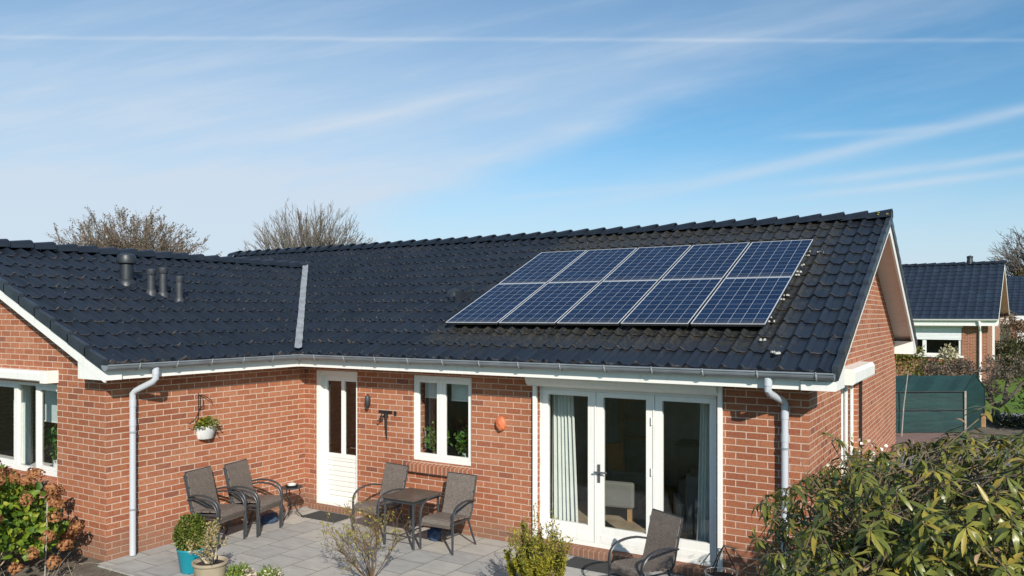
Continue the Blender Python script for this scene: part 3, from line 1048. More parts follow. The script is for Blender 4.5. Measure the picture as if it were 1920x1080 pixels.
w = MB()
gutter(w, (-9.545, 9.017 - .075, 2.578), (-1.43, 9.017 - .075, 2.578), (0, -1, 0))
gutter(w, (-9.528 + .075, 5.715, 2.578), (-9.528 + .075, 8.96, 2.578), (1, 0, 0))
gut = part(w, 'gutter', M['zinc'], smooth=True)
# gutter brackets
br = MB()
pts = [(0, -.079 * math.cos(math.pi * k / 8) - .002, -.081 * math.sin(math.pi * k / 8)) for k in range(0, 9)]
br.tube(pts, 0.006, 4, flat=(1.0, 2.0))
br.tube([(0, -.089, .012), (0, -.075, -.005)], 0.008, 6)
b0 = None
for k in range(13):
    x = -9.05 + k * 0.62
    if b0 is None:
        b0 = br.build('gutter_bracket', M['zinc_light'], gut)
        o = b0
    else:
        o = b0.copy(); C.objects.link(o)
    o.location = (x, 9.017 - .075, 2.578)
for k in range(6):
    o = b0.copy(); C.objects.link(o)
    o.location = (-9.528 + .075, 6.15 + .55 * k, 2.578); o.rotation_euler = (0, 0, rad(90))

# zinc valley flashing between the two roofs
w = MB(); nn = 40
vr = random.Random(8)
row = []
for k in range(nn + 1):
    s = k / nn * 3.98
    row.append([(-9.50 - s + dx + (q - 1) * vr.uniform(-.006, .006), 8.97 + s + dy + (q - 1) * vr.uniform(-.006, .006), 2.615 + TM * s + hz)
                for q, (dx, dy, hz) in enumerate(((-.041, -.041, .080), (0.0, 0.0, .064), (.041, .041, .080)))])
# flashing wings lie along each slope
for k in range(nn):
    for q in range(2):
        w.quad(row[k][q], row[k][q + 1], row[k + 1][q + 1], row[k + 1][q])
part(w, 'valley_flashing', M['zinc_light'])

# downpipes with swan necks and clips
def downpipe(top, wallpt, zbend, label=None):
    w = MB()
    tx, ty, tz = top; wx, wy = wallpt
    P = [(tx, ty, tz), (tx, ty, tz - .10)]
    n = 6
    A = Vector((tx, ty, tz - .12)); B = Vector((wx, wy, zbend))
    mid0 = Vector((tx, ty, tz - .16)); mid1 = Vector((wx, wy, zbend + .06))
    P += [tuple(mid0), tuple(mid0.lerp(mid1, .12) + Vector((0, 0, -.02))), tuple(mid0.lerp(mid1, .88) + Vector((0, 0, .02))), tuple(mid1), (wx, wy, zbend - .06), (wx, wy, 0.01)]
    w.tube(P, 0.041, 14)
    for zz in (zbend - .02, zbend - .28):
        w.tube([(wx, wy, zz), (wx, wy, zz - .09)], 0.0455, 14)
    w.tube([(tx, ty, tz - .02), (tx, ty, tz - .11)], 0.047, 14)
    o = part(w, 'downpipe', M['pvc'], smooth=True, angle=30)
    for zz in (zbend - .45, 0.62):
        MB().tube([(wx, wy, zz - .012), (wx, wy, zz + .012)], 0.0475, 14).build('pipe_clip', M['zinc_light'], o)
    return o


downpipe((-9.528 + .075, 6.42, 2.53), (-9.85 + .075, 6.30), 2.10)
downpipe((-2.13, 8.953, 2.53), (-2.04, 9.45 - .075), 2.12)

# ---- openings
def ring(mb, x0, x1, z0, z1, wl, wr, wb, wt, y0, y1):
    mb.box(x0, x0 + wl, y0, y1, z0, z1)
    mb.box(x1 - wr, x1, y0, y1, z0, z1)
    mb.box(x0 + wl + .0005, x1 - wr - .0005, y0, y1, z0, z0 + wb)
    mb.box(x0 + wl + .0005, x1 - wr - .0005, y0, y1, z1 - wt, z1)


# entrance door
w = MB(); x0, x1, z0, z1 = DOOR
ring(w, x0 + .002, x1 - .002, z0 + .002, z1 - .002, .085, .03, .05, .075, 9.455, 9.62)
door = part(w, 'door', M['white'], bevel=0.004)
w = MB()
lx0, lx1, lz0, lz1 = x0 + .09, x1 - .034, z0 + .055, z1 - .08
ring(w, lx0, lx1, lz0, lz1, .065, .065, .09, .095, 9.545, 9.59)
w.box(-9.118, -9.05, 9.546, 9.589, .93, lz1 - .096)
w.box(lx0 + .066, lx1 - .066, 9.546, 9.589, .86, .928)
for k in range(8):
    zz = lz0 + .092 + k * .0815
    w.prism([(9.572, zz), (9.556, zz + .006), (9.556, zz + .072), (9.572, zz + .079)], 'x', lx0 + .066, lx1 - .066)
w.build('door_leaf', M['white'], door, bevel=0.002)
w = MB(); w.box(lx0 + .06, lx1 - .06, 9.574, 9.576, .92, lz1 - .09); w.build('pane', M['glass'], door)
w = MB(); w.box(lx1 - .062, lx1 - .032, 9.53, 9.544, .93, 1.12); w.tube([(lx1 - .047, 9.54, 1.06), (lx1 - .047, 9.50, 1.06), (lx1 - .15, 9.495, 1.06)], .009, 8); w.box(lx1 - .06, lx1 - .034, 9.525, 9.53, 1.115, 1.22)
w.build('handle', M['steel'], door)
w = MB(); w.box(x0 - .12, x1 + .03, 9.385, 9.56, 0.002, 0.082)
w.build('sill', M['sill_brick'], door, bevel=0.008)

# kitchen window
w = MB(); x0, x1, z0, z1 = WIN
ring(w, x0 + .002, x1 - .002, z0 + .002, z1 - .002, .05, .035, .06, .05, 9.48, 9.55)
w.box(-7.075, -7.015, 9.482, 9.540, z0 + .063, z1 - .053)
win = part(w, 'window', M['white'], bevel=0.004)
w = MB()
ring(w, x0 + .053, -7.077, z0 + .064, z1 - .054, .04, .045, .05, .055, 9.488, 9.530)
w.build('sash', M['white'], win, bevel=0.003)
w = MB()
ring(w, -7.013, x1 - .038, z0 + .064, z1 - .054, .05, .045, .05, .055, 9.488, 9.530)
w.build('sash', M['white'], win, bevel=0.003)
w = MB(); w.box(x0 + .08, -7.11, 9.516, 9.518, z0 + .1, z1 - .1); w.box(-6.97, x1 - .07, 9.516, 9.518, z0 + .1, z1 - .1)
w.build('pane', M['glass'], win)
w = MB(); w.prism([(9.37, .84), (9.56, .84), (9.56, .998), (9.37, .955)], 'x', x0 - .06, x1 + .04)
w.build('sill', M['sill_brick'], win, bevel=0.012)
w = MB(); w.box(x0, x1, 9.61, 9.80, .985, 1.01); w.build('windowsill_board', M['white'], win)

# french doors with roller shutter box
x0, x1, z0, z1 = FD
w = MB(); ring(w, x0 + .002, x1 - .002, z0 + .002, z1 - .002, .03, .025, .055, .06, 9.52, 9.62)
w.box(-4.53, -4.512, 9.522, 9.619, z0 + .058, z1 - .063); w.box(-3.705, -3.687, 9.522, 9.619, z0 + .058, z1 - .063)
fd = part(w, 'french_door', M['white'], bevel=0.003)
lo, hi = z0 + .06, z1 - .066
for (a, b_, gl, gr) in ((x0 + .035, -4.533, -5.242, -4.633), (-4.508, -3.709, -4.409, -3.804), (-3.683, x1 - .03, -3.587, -2.972)):
    w = MB(); ring(w, a, b_, lo, hi, gl - a, b_ - gr, .385 - lo, hi - 2.115, 9.535, 9.60)
    w.box(a + .06, b_ - .06, 9.530, 9.536, lo + .02, .285 - .005); 
    w.build('door_leaf', M['white'], fd, bevel=0.004)
    w = MB(); w.box(gl - .01, gr + .01, 9.566, 9.568, .37, 2.125); w.build('pane', M['glass'], fd)
w = MB(); w.box(-4.485, -4.448, 9.522, 9.534, .98, 1.22); w.tube([(-4.466, 9.53, 1.12), (-4.466, 9.485, 1.12), (-4.33, 9.478, 1.125)], .012, 8); w.tube([(-4.466, 9.53, 1.12), (-4.466, 9.485, 1.12), (-4.52, 9.478, 1.12)], .012, 8)
w.build('handle', M['steel'], fd)
for xx in (-3.72, x0 + .028):
    for zz in (.55, 1.15, 1.8): MB().tube([(xx, 9.515, zz), (xx, 9.515, zz + .10)], .010, 8).build('hinge', M['white'], fd)
w = MB(); w.box(x0 - .05, x1 + .04, 9.36, 9.56, 0.002, .105); w.build('sill', M['sill_brick'], fd, bevel=0.01)
w = MB(); w.prism([(9.449, 2.385), (9.449, 2.228), (9.40, 2.235), (9.355, 2.275), (9.335, 2.33), (9.335, 2.385)], 'x', x0 - .125, x1 + .03)
sb = part(w, 'shutter_box', M['white'], bevel=0.005)
MB().box(x0 - .04, x0 + .012, 9.395, 9.447, .11, 2.265).build('guide_rail', M['white'], sb, bevel=0.004)
MB().box(x1 + .028, x1 + .082, 9.395, 9.447, .02, 2.385).build('guide_rail', M['white'], sb, bevel=0.004)

# gable window of the short wing
x0, x1, z0, z1 = GWIN
w = MB(); ring(w, x0 + .002, x1 - .002, z0 + .002, z1 - .002, .05, .03, .07, .05, 6.02, 6.09)
w.box(-12.19, -12.125, 6.022, 6.070, z0 + .073, z1 - .053); w.box(-11.645, -11.59, 6.022, 6.070, z0 + .073, z1 - .053)
gw = part(w, 'window', M['white'], bevel=0.004)
w = MB()
ring(w, -11.588, x1 - .034, z0 + .074, z1 - .054, .042, .04, .05, .05, 6.026, 6.068); w.build('sash', M['white'], gw, bevel=0.003); w = MB(); ring(w, x0 + .053, -12.192, z0 + .074, z1 - .054, .05, .05, .05, .05, 6.026, 6.068)
w.build('sash', M['white'], gw, bevel=0.003)
w = MB(); w.box(x0 + .06, x1 - .04, 6.056, 6.058, z0 + .08, z1 - .06); w.build('pane', M['glass'], gw)
w = MB(); w.prism([(5.88, .80), (6.05, .80), (6.05, .948), (5.88, .905)], 'x', x0 - .05, x1 + .03); w.build('sill', M['sill_brick'], gw, bevel=0.012)
w = MB(); w.prism([(YL - .001, 2.435), (YL - .001, 2.28), (5.86, 2.285), (5.80, 2.31), (5.80, 2.40), (5.84, 2.435)], 'x', x0 - .1, x1 - .09); w.box(x1 - .089, x1 + .04, 5.79, YL - .001, 2.275, 2.445)
part(w, 'shutter_box', M['white'], bevel=0.004)

# window in the right gable
y0, y1, z0, z1 = SWIN
w = MB()
for (a, b_) in ((y0 + .002, y0 + .07), (12.2, 12.27), (12.62, 12.69), (y1 - .07, y1 - .002)): w.box(-1.885, -1.845, a, b_, z0 + .002, z1 - .002)
w.box(-1.886, -1.844, y0 + .002, y1 - .002, z0 + .003, z0 + .08); w.box(-1.886, -1.844, y0 + .002, y1 - .002, z1 - .08, z1 - .003)
sw = part(w, 'window', M['white'], bevel=0.004)
w = MB(); w.box(-1.866, -1.864, y0 + .05, y1 - .05, z0 + .06, z1 - .06); w.build('pane', M['glass'], sw)
w = MB(); w.prism([(-1.789, 2.47), (-1.789, 2.25), (-1.62, 2.25), (-1.585, 2.28), (-1.585, 2.42), (-1.62, 2.47)], 'y', 11.55, 13.62)
part(w, 'shutter_box', M['white'], bevel=0.006)
w = MB(); w.box(-1.789, -1.745, 13.40, 13.45, 0.9, 2.25); part(w, 'guide_rail', M['iron'])

# roof furniture: ventilation pipes on the short wing, cowl beside the panels, lichen
def vent(x, y, z, hgt, r, cap, m_, lean=0.0):
    w = MB()
    w.tube([(x, y, z - .1), (x + lean, y, z + hgt)], r, 14)
    w.lathe([(r * 1.5, -.04), (r * 1.4, .05), (r * 1.02, .09)], (x, y, z + .0), 14)
    if cap:
        w.lathe([(r * 1.02, 0), (cap, .02), (cap * 1.05, .09), (cap * .9, .15), (cap * .45, .185), (0.001, .19)], (x + lean, y, z + hgt - .02), 16)
    else:
        w.lathe([(r * 1.02, -.08), (r * 1.25, -.06), (r * 1.25, 0.02), (r * .6, .03), (0.001, .03)], (x + lean, y, z + hgt), 14)
    return part(w, 'vent_pipe', m_, smooth=True)


vent(-12.24, 7.78, 3.71, .36, .105, .15, M['vent'])
vent(-11.80, 7.93, 3.54, .40, .062, 0, M['vent_pale'])
vent(-11.73, 8.10, 3.51, .46, .064, 0, M['vent_pale'])
vent(-11.50, 8.24, 3.41, .42, .058, 0, M['vent_pale'])
w = MB()
w.lathe([(.14, 0), (.13, .07), (.09, .13), (.03, .16), (0.001, .165)], (-8.05, 11.25, 3.52), 16, 1.2, 1.0)
w.box(-7.83, -7.73, 10.95, 11.35, 3.4, 3.62)
part(w, 'roof_vent', M['vent'], smooth=True)
lr = random.Random(21)
spots = [(-2.39, 12.66), (-2.38, 12.5), (-2.22, 12.62), (-2.39, 12.1), (-2.39, 11.83), (-2.40, 11.72), (-2.39, 11.0), (-2.37, 10.86), (-2.41, 10.3), (-2.40, 10.18), (-2.37, 9.66), (-2.18, 9.35), (-2.10, 9.33)]
w = MB()
for (x, y) in spots:
    if y < 0:
        yy = 7.15 if y == -1 else 6.95; zz = Z0 + TM * (-9.53 - x)
    else:
        yy = y; zz = Z0 + TM * (y - 9.0)
    for q in range(5):
        r_ = lr.uniform(.006, .022)
        w.lathe([(r_, -.01), (r_ * .8, r_ * .5), (r_ * .3, r_ * .8), (0.001, r_ * .82)], (x + lr.gauss(0, .022), yy + lr.gauss(0, .06), zz + .03), 7, lr.uniform(.7, 1.5), lr.uniform(.7, 1.8))
part(w, 'lichen_clumps', M['lichen'], smooth=True)
w = MB()
for q in range(22):
    r_ = lr.uniform(.012, .03)
    w.lathe([(r_, -.01), (r_ * .8, r_ * .5), (0.001, r_ * .8)], (lr.uniform(-1.62, -1.41), YR + lr.uniform(-.13, -.02), ZR + .02 + lr.uniform(0, .06)), 6)
part(w, 'moss_patch', M['moss'], smooth=True)

# ================================================================ SOLAR PANELS (two rows of five)
PW, PH = 0.942, 1.645
names5 = ['first', 'second', 'middle', 'fourth', 'last']
rowlab = {0: 'lower', 1: 'upper'}
proto = None
pl = MB()
t_ = .011
for (a, b_, c, d) in ((0, PW, 0, t_), (0, PW, PH - t_, PH), (0, t_, t_, PH - t_), (PW - t_, PW, t_, PH - t_)):
    pl.box(a, b_, c, d, 0.030, .036)
bk = MB(); bk.box(.001, PW - .001, .001, PH - .001, .0, .0295)
cl = MB(); m_ = .014
cl.quad((t_, t_, .034), (PW - t_, t_, .034), (PW - t_, PH - t_, .034), (t_, PH - t_, .034), ((0, 0), (1, 0), (1, 1), (0, 1)))

pitch = math.atan(TM)
where5 = {0: 'nearest the short wing', 1: 'next to the one nearest the short wing', 2: 'in the middle', 3: 'next to the one nearest the gable', 4: 'nearest the gable'}
for r_ in range(2):
    for c in range(5):
        lab = 'solar panel of the %s roof row, %s' % (rowlab[r_], where5[c])
        if proto is None:
            p0 = thing('solar_panel', lab, 'solar panel', group='solar panels in two rows on the black roof')
            pl.build('frame', M['alu'], p0); cl.build('cells', M['cells'], p0); bk.build('back_sheet', M['dark_alu'], p0); [MB().box(-.01, PW + .01, yy, yy + .04, -.07, .003).build('mounting_rail', M['dark_alu'], p0) for yy in (.35, 1.25)]
            proto = p0; o = p0
        else:
            o = copy_tree(proto); o['label'] = lab
        s = 0.0 + r_ * (PH + .02)
        yy = 9.915 + s * cosp; zz = Z0 + TM * (9.915 - 9.0) + s * sinp
        off = .083
        o.location = (-7.24 + c * (PW + .037), yy - off * sinp, zz + off * cosp)
        o.rotation_euler = (pitch, 0, 0)

# ================================================================ GARDEN FURNITURE
def strip(mb, prof, x0, x1, th, uscale=60.0):
    """woven sheet following a side profile (y,z), between x0 and x1, with thickness"""
    n = len(prof)
    d = 0.0
    nrm = []
    for k in range(n):
        a = prof[max(0, k - 1)]; b_ = prof[min(n - 1, k + 1)]
        dy, dz = b_[0] - a[0], b_[1] - a[1]; l = math.hypot(dy, dz) or 1
        nrm.append((-dz / l, dy / l))
    xs = [x0 + (x1 - x0) * i / 6 for i in range(7)]
    for k in range(n - 1):
        l = math.hypot(prof[k + 1][0] - prof[k][0], prof[k + 1][1] - prof[k][1])
        for i in range(6):
            for sgn in (0, 1):
                o0 = (prof[k][0] + nrm[k][0] * th * sgn, prof[k][1] + nrm[k][1] * th * sgn)
                o1 = (prof[k + 1][0] + nrm[k + 1][0] * th * sgn, prof[k + 1][1] + nrm[k + 1][1] * th * sgn)
                q = [(xs[i], *o0), (xs[i + 1], *o0), (xs[i + 1], *o1), (xs[i], *o1)]
                uv = [(xs[i] * uscale, d * uscale), (xs[i + 1] * uscale, d * uscale), (xs[i + 1] * uscale, (d + l) * uscale), (xs[i] * uscale, (d + l) * uscale)]
                mb.quad(*q, uv=uv)
        for xx in (x0, x1):
            o0 = (prof[k][0] + nrm[k][0] * th, prof[k][1] + nrm[k][1] * th); o1 = (prof[k + 1][0] + nrm[k + 1][0] * th, prof[k + 1][1] + nrm[k + 1][1] * th)
            mb.quad((xx, *prof[k]), (xx, *prof[k + 1]), (xx, *o1), (xx, *o0), uv=[(0, 0), (1, 0), (1, 1), (0, 1)])
        d += l
    for k in (0, n - 1):
        o0 = (prof[k][0] + nrm[k][0] * th, prof[k][1] + nrm[k][1] * th)
        mb.quad((x0, *prof[k]), (x1, *prof[k]), (x1, *o0), (x0, *o0), uv=[(0, 0), (20, 0), (20, 1), (0, 1)])


def arc(p0, p1, p2, n=7):
    p0, p1, p2 = Vector(p0), Vector(p1), Vector(p2)
    return [tuple((1 - t_) ** 2 * p0 + 2 * t_ * (1 - t_) * p1 + t_ * t_ * p2) for t_ in [k / n for k in range(n + 1)]]


def make_chair(label, group):
    t = thing('garden_chair', label, 'chair', group=group)
    w = MB(); strip(w, [(-.275, .345), (-.29, .385), (-.275, .418), (-.24, .432), (-.1, .428), (.05, .415), (.17, .405)], -.235, .235, .016); w.build('seat', M['wicker'], t, smooth=True)
    w = MB(); strip(w, [(.165, .39), (.20, .46), (.235, .58), (.275, .74), (.315, .88), (.335, .945)], -.235, .235, .018); w.build('backrest', M['wicker'], t, smooth=True)
    w = MB()
    for s in (-1, 1): w.tube([(s * .243, .16, .385), (s * .243, .215, .47), (s * .243, .28, .74), (s * .243, .337, .95)], .011, 8)
    w.tube([(-.243, .337, .95), (.243, .337, .95)], .011, 8)
    w.build('back_frame', M['chair_metal'], t, smooth=True)
    w = MB(); w.tube([(-.25, -.262, .378), (.25, -.262, .378)], .011, 8); w.tube([(-.25, .165, .385), (.25, .165, .385)], .011, 8)
    for s in (-1, 1): w.tube([(s * .243, -.265, .385), (s * .243, .17, .388)], .012, 8)
    w.build('seat_frame', M['chair_metal'], t, smooth=True)
    for s in (-1, 1):
        w = MB()
        pts = [(s * .255, .255, .625)] + arc((s * .272, .12, .655), (s * .28, -.27, .69), (s * .275, -.285, .47), 8) + [(s * .272, -.283, .25)]
        w.tube(pts, .017, 8, flat=(1.35, .75)); w.build('armrest', M['chair_metal'], t, smooth=True)
        w = MB(); w.tube([(s * .272, -.283, .26), (s * .27, -.28, .0)], [.0175, .015], 8, flat=(1.35, .75)); w.build('leg', M['chair_metal'], t, smooth=True)
        w = MB(); w.tube([(s * .246, .12, .395), (s * .25, .20, .2), (s * .255, .295, .0)], [.015, .014, .013], 8); w.build('leg', M['chair_metal'], t, smooth=True)
    return t


GS = 'garden chairs stacked against the side wall'
GC = 'garden chairs on the patio'
chair0 = make_chair('wicker garden chair between the white door and the small table under the window', GC)
chair0.location = (-7.72, 8.90, 0); chair0.rotation_euler = (0, 0, rad(-8))
def chair(loc, rz, label, group=GC):
    o = copy_tree(chair0); o.location = loc; o.rotation_euler = (0, 0, rad(rz)); o['label'] = label; o['group'] = group
    return o
chair((-6.42, 8.82, 0), 0, 'wicker garden chair beside the small table, below the brick window sill')
chair((-3.30, 8.24, 0), -27, 'wicker garden chair standing alone in front of the french doors, turned at an angle')
chair((-9.38, 7.30, 0), 100, 'lower wicker chair of the stack behind the potted shrubs', GS)
chair((-9.355, 7.30, .052), 100, 'upper wicker chair of the stack behind the potted shrubs', GS)
chair((-9.38, 7.97, 0), 102, 'lower wicker chair of the stack beside the round iron side table', GS)
chair((-9.355, 7.97, .052), 102, 'upper wicker chair of the stack beside the round iron side table', GS)

# square table between the chairs
t = thing('garden_table', 'low square dark table between the two wicker chairs under the window', 'table', (-7.0, 8.74, 0))
w = MB(); w.box(-.30, .30, -.33, .33, .655, .68); w.build('tabletop', M['table_top'], t, bevel=.012)
w = MB(); w.box(-.27, .27, -.30, .30, .612, .6545); w.build('apron', M['chair_metal'], t)
for sx in (-1, 1):
    for sy in (-1, 1):
        w = MB(); w.tube([(sx * .25, sy * .28, .61), (sx * .255, sy * .285, 0)], .018, 8); w.build('leg', M['chair_metal'], t)
w = MB()
for sy in (-1, 1): w.tube([(-.25, sy * .28, .16), (.25, sy * .28, .16)], .01, 6)
w.tube([(0, -.28, .16), (0, .28, .16)], .01, 6)
w.build('stretcher', M['chair_metal'], t)
# blue cloth bundles on the floor
def bundle(name, loc, r, m_, label, seed):
    rr = random.Random(seed)
    bm = bmesh.new(); bmesh.ops.create_icosphere(bm, subdivisions=3, radius=1.0)
    for v in bm.verts:
        n_ = v.co.normalized()
        k = 1 + .22 * math.sin(5 * n_.x + seed) * math.cos(6 * n_.y) + .12 * math.sin(11 * n_.z + 3 * n_.x)
        v.co = Vector((n_.x * r[0] * k, n_.y * r[1] * k, max(0.0, (n_.z + .75) * r[2] * k)))
    me = bpy.data.meshes.new(name); bm.to_mesh(me); bm.free(); me.materials.append(m_)
    me.polygons.foreach_set('use_smooth', [True] * len(me.polygons))
    o = bpy.data.objects.new(name, me); C.objects.link(o); o.location = loc
    tag(o, label, 'cloth')
    return o
bundle('cloth_bundle', (-6.78, 8.98, 0), (.10, .08, .10), M['blue_cloth'], 'crumpled dark blue cloth on the slabs under the right wicker chair', 2)
bundle('cloth_bundle', (-9.55, 8.42, 0), (.13, .16, .07), M['blue_cloth'], 'flat dark blue cloth on the slabs behind the stacked chairs', 5)

# wrought iron side table with ashtray
t = thing('side_table', 'small round black iron side table in the inner corner of the house', 'table', (-9.44, 8.78, 0))
w = MB(); w.lathe([(0.001, .485), (.165, .485), (.172, .493), (.165, .502), (0.001, .502)], sides=28); w.build('tabletop', M['chair_metal'], t, smooth=True)
for k in range(3):
    a = rad(35 + 120 * k); c, s = math.cos(a), math.sin(a)
    w = MB(); w.tube([(c * r_, s * r_, z_) for r_, z_ in ((.11, .485), (.13, .40), (.06, .28), (.045, .20), (.10, .09), (.19, .012))], .009, 6); w.build('leg', M['iron'], t, smooth=True)
w = MB(); w.lathe([(.055, .20), (.062, .21), (.055, .22)], sides=14); w.build('stretcher_ring', M['iron'], t)
t = thing('ashtray', 'dark ashtray with white rim on the small round iron table', 'ashtray', (-9.42, 8.76, .503))
w = MB(); w.lathe([(0.001, 0), (.085, 0), (.10, .03), (.09, .034), (.07, .015), (0.001, .012)], sides=20); w.build('bowl', M['iron'], t, smooth=True)
w = MB(); w.lathe([(.055, .02), (.066, .022), (.07, .048), (.055, .05), (.05, .025)], sides=20); w.build('insert', M['white_pot'], t, smooth=True)

# doormats
w = MB(); w.box(-.36, .36, -.21, .21, .001, .013); o = w.build('doormat', M['mat'], loc=(-9.03, 9.13, 0), bevel=.004); tag(o, 'charcoal doormat in front of the white entrance door', 'doormat')
w = MB(); w.box(-.42, .42, -.2, .2, .001, .013); o = w.build('doormat', M['mat'], loc=(-4.30, 9.12, 0), bevel=.004); tag(o, 'charcoal doormat in front of the french doors', 'doormat')

# wire hanging basket set down at the end of the french doors
t = thing('hanging_basket', 'white wire hanging basket set down on the ground at the end of the french doors', 'basket', (-2.72, 9.17, 0.0))
w = MB()
for k in range(12):
    a = math.pi * 2 * k / 12
    w.tube([(math.cos(a) * r_, math.sin(a) * r_, z_) for r_, z_ in ((.02, .03), (.10, .04), (.16, .09), (.19, .18))], .004, 5)
for r_, z_ in ((.19, .18), (.165, .10), (.10, .04)):
    w.tube([(math.cos(2 * math.pi * k / 20) * r_, math.sin(2 * math.pi * k / 20) * r_, z_) for k in range(21)], .005, 5)
w.build('wire_bowl', M['white'], t)
w = MB(); w.lathe([(0.001, .025), (.09, .035), (.145, .08), (.15, .14), (.10, .15), (0.001, .145)], sides=18); w.build('liner', M['compost'], t, smooth=True)
w = MB()
for a in (0.3, 2.4, 4.5): w.tube([(math.cos(a) * .19, math.sin(a) * .19, .18), (math.cos(a) * .08, .04 + math.sin(a) * .08, .36), (0.0, .12, .47)], .007, 6)
w.tube([(0, .12, .47), (0.1, .16, .44), (.2, .2, .30), (.25, .22, .22)], .005, 6)
w.build('chain', M['iron'], t)

# ================================================================ WALL ORNAMENTS
t = thing('wall_lamp', 'narrow dark wall lamp beside the white entrance door', 'lamp', (-8.43, 9.45, 1.86))
w = MB(); w.box(-.03, .03, -.016, -.001, -.09, .06); w.build('back_plate', M['iron'], t, bevel=.004)
w = MB(); w.tube([(.0, -.015, .05), (.03, -.06, .10), (.05, -.09, .09)], .009, 6); w.build('arm', M['iron'], t)
w = MB(); w.lathe([(0.001, .10), (.03, .09), (.042, .05), (.035, -.06), (.012, -.10), (0.001, -.11)], (.045, -.09, -.01), 10); w.build('lantern', M['vent_pale'], t, smooth=True)
t = thing('wall_hook', 'black iron wall hook with a hanging tapered rod, between door and window', 'hook', (-8.07, 9.45, 1.62))
w = MB(); w.box(-.15, .12, -.02, -.001, .06, .10); w.box(-.03, .05, -.03, -.0205, .0, .10); w.build('bracket', M['iron'], t, bevel=.003)
w = MB(); w.tube([(0, -.03, .06), (-.01, -.10, .06), (-.01, -.13, .0), (-.06, -.12, -.05), (-.12, -.08, -.06)], .009, 6)
w.lathe([(.03, 0.0), (.03, .03), (0.001, .035)], (-.01, -.10, .0), 8); w.build('hook_arm', M['iron'], t, smooth=True)
w = MB(); w.tube([(.03, -.05, .06), (.04, -.06, -.12), (.05, -.055, -.32)], [.024, .018, .007], 8); w.build('rod', M['iron'], t, smooth=True)
w = MB(); w.box(.155, .20, -.012, -.001, .03, .10); w.build('wall_plate', M['iron'], t)
# terracotta plaque
bm = bmesh.new(); bmesh.ops.create_uvsphere(bm, u_segments=24, v_segments=14, radius=1)
for v in bm.verts:
    n_ = v.co.copy()
    k = 1 + .07 * math.sin(7 * n_.x + 2) * math.sin(6 * n_.z)
    v.co = Vector((n_.x * .082 * k, n_.y * .05 * k - .03, n_.z * .105 * k))
me = bpy.data.meshes.new('wall_plaque'); bm.to_mesh(me); bm.free(); me.materials.append(M['terracotta']); me.polygons.foreach_set('use_smooth', [True] * len(me.polygons))
o = bpy.data.objects.new('wall_plaque', me); C.objects.link(o); o.location = (-5.94, 9.445, 1.67); tag(o, 'oval terracotta plaque on the brick wall between window and french doors', 'wall ornament')

# ================================================================ PLANTS
rs = np.random.RandomState(11)


def rand_dirs(n, up=0.0):
    d = rs.normal(size=(n, 3)); d[:, 2] += up
    return unit(d)


def ellipsoid_leaves(c, r, n, L, Wd, shell=0.55, flat_bottom=True, up=0.35, droop=0.15, lumpy=0.18, seed=0):
    rr = np.random.RandomState(seed)
    d = unit(rr.normal(size=(n, 3)))
    if flat_bottom:
        d[:, 2] = np.where(d[:, 2] < -0.35, -d[:, 2] * 0.4, d[:, 2])
    lump = 1 + lumpy * np.sin(4.3 * d[:, 0] + seed) * np.cos(5.1 * d[:, 1] + 1.3 * seed) + lumpy * .7 * np.sin(9 * d[:, 2] + 4 * d[:, 0])
    rad_ = (shell + (1 - shell) * rr.rand(n) ** .7) * lump
    P = np.asarray(c) + d * rad_[:, None] * np.asarray(r)
    D = unit(d + rr.normal(size=(n, 3)) * .7 + np.array([0, 0, up]))
    N = unit(d + rr.normal(size=(n, 3)) * .5 + np.array([0, 0, .6]))
    return leaf_mesh(P, D, N, L * rr.uniform(.6, 1.3, n), Wd * rr.uniform(.6, 1.3, n), droop)


def stems_mesh(segs, sides=5):
    mb = MB()
    for pts, r in segs: mb.tube(pts, r, sides, cap=False)
    return mb


def branchy(rr, base, d, L, r, depth, segs, tips, spread=0.5, kids=(3, 5), bend=0.12, up=0.15, shrink=.62, nseg=3, start=.35, rmin=.0):
    p = np.array(base, float); d = unit(np.array(d, float))
    pts = [tuple(p)]; rad_ = [r]; dirs = [d]
    for k in range(nseg):
        d = unit(d + rr.normal(size=3) * bend + np.array([0, 0, up * .3]))
        p = p + d * L / nseg
        pts.append(tuple(p)); rad_.append(max(rmin, r * (1 - .62 * (k + 1) / nseg))); dirs.append(d)
    segs.append((pts, rad_))
    if depth == 0:
        tips.append((np.array(pts[-1]), d)); return
    n = rr.randint(kids[0], kids[1] + 1)
    for k in range(n):
        f = start + (1 - start) * (k + rr.rand()) / n
        i = min(nseg - 1, int(f * nseg)); fr = f * nseg - i
        q = np.array(pts[i]) * (1 - fr) + np.array(pts[i + 1]) * fr
        side = rr.normal(size=3); side -= dirs[i] * side.dot(dirs[i]); side = unit(side)
        nd = unit(dirs[min(i + 1, nseg)] + side * spread * rr.uniform(.6, 1.3) + np.array([0, 0, up]))
        branchy(rr, q, nd, L * shrink * rr.uniform(.7, 1.2), max(rmin, r * .55), depth - 1, segs, tips, spread, kids, bend, up, shrink, nseg, start, rmin)
    tips.append((np.array(pts[-1]), d))


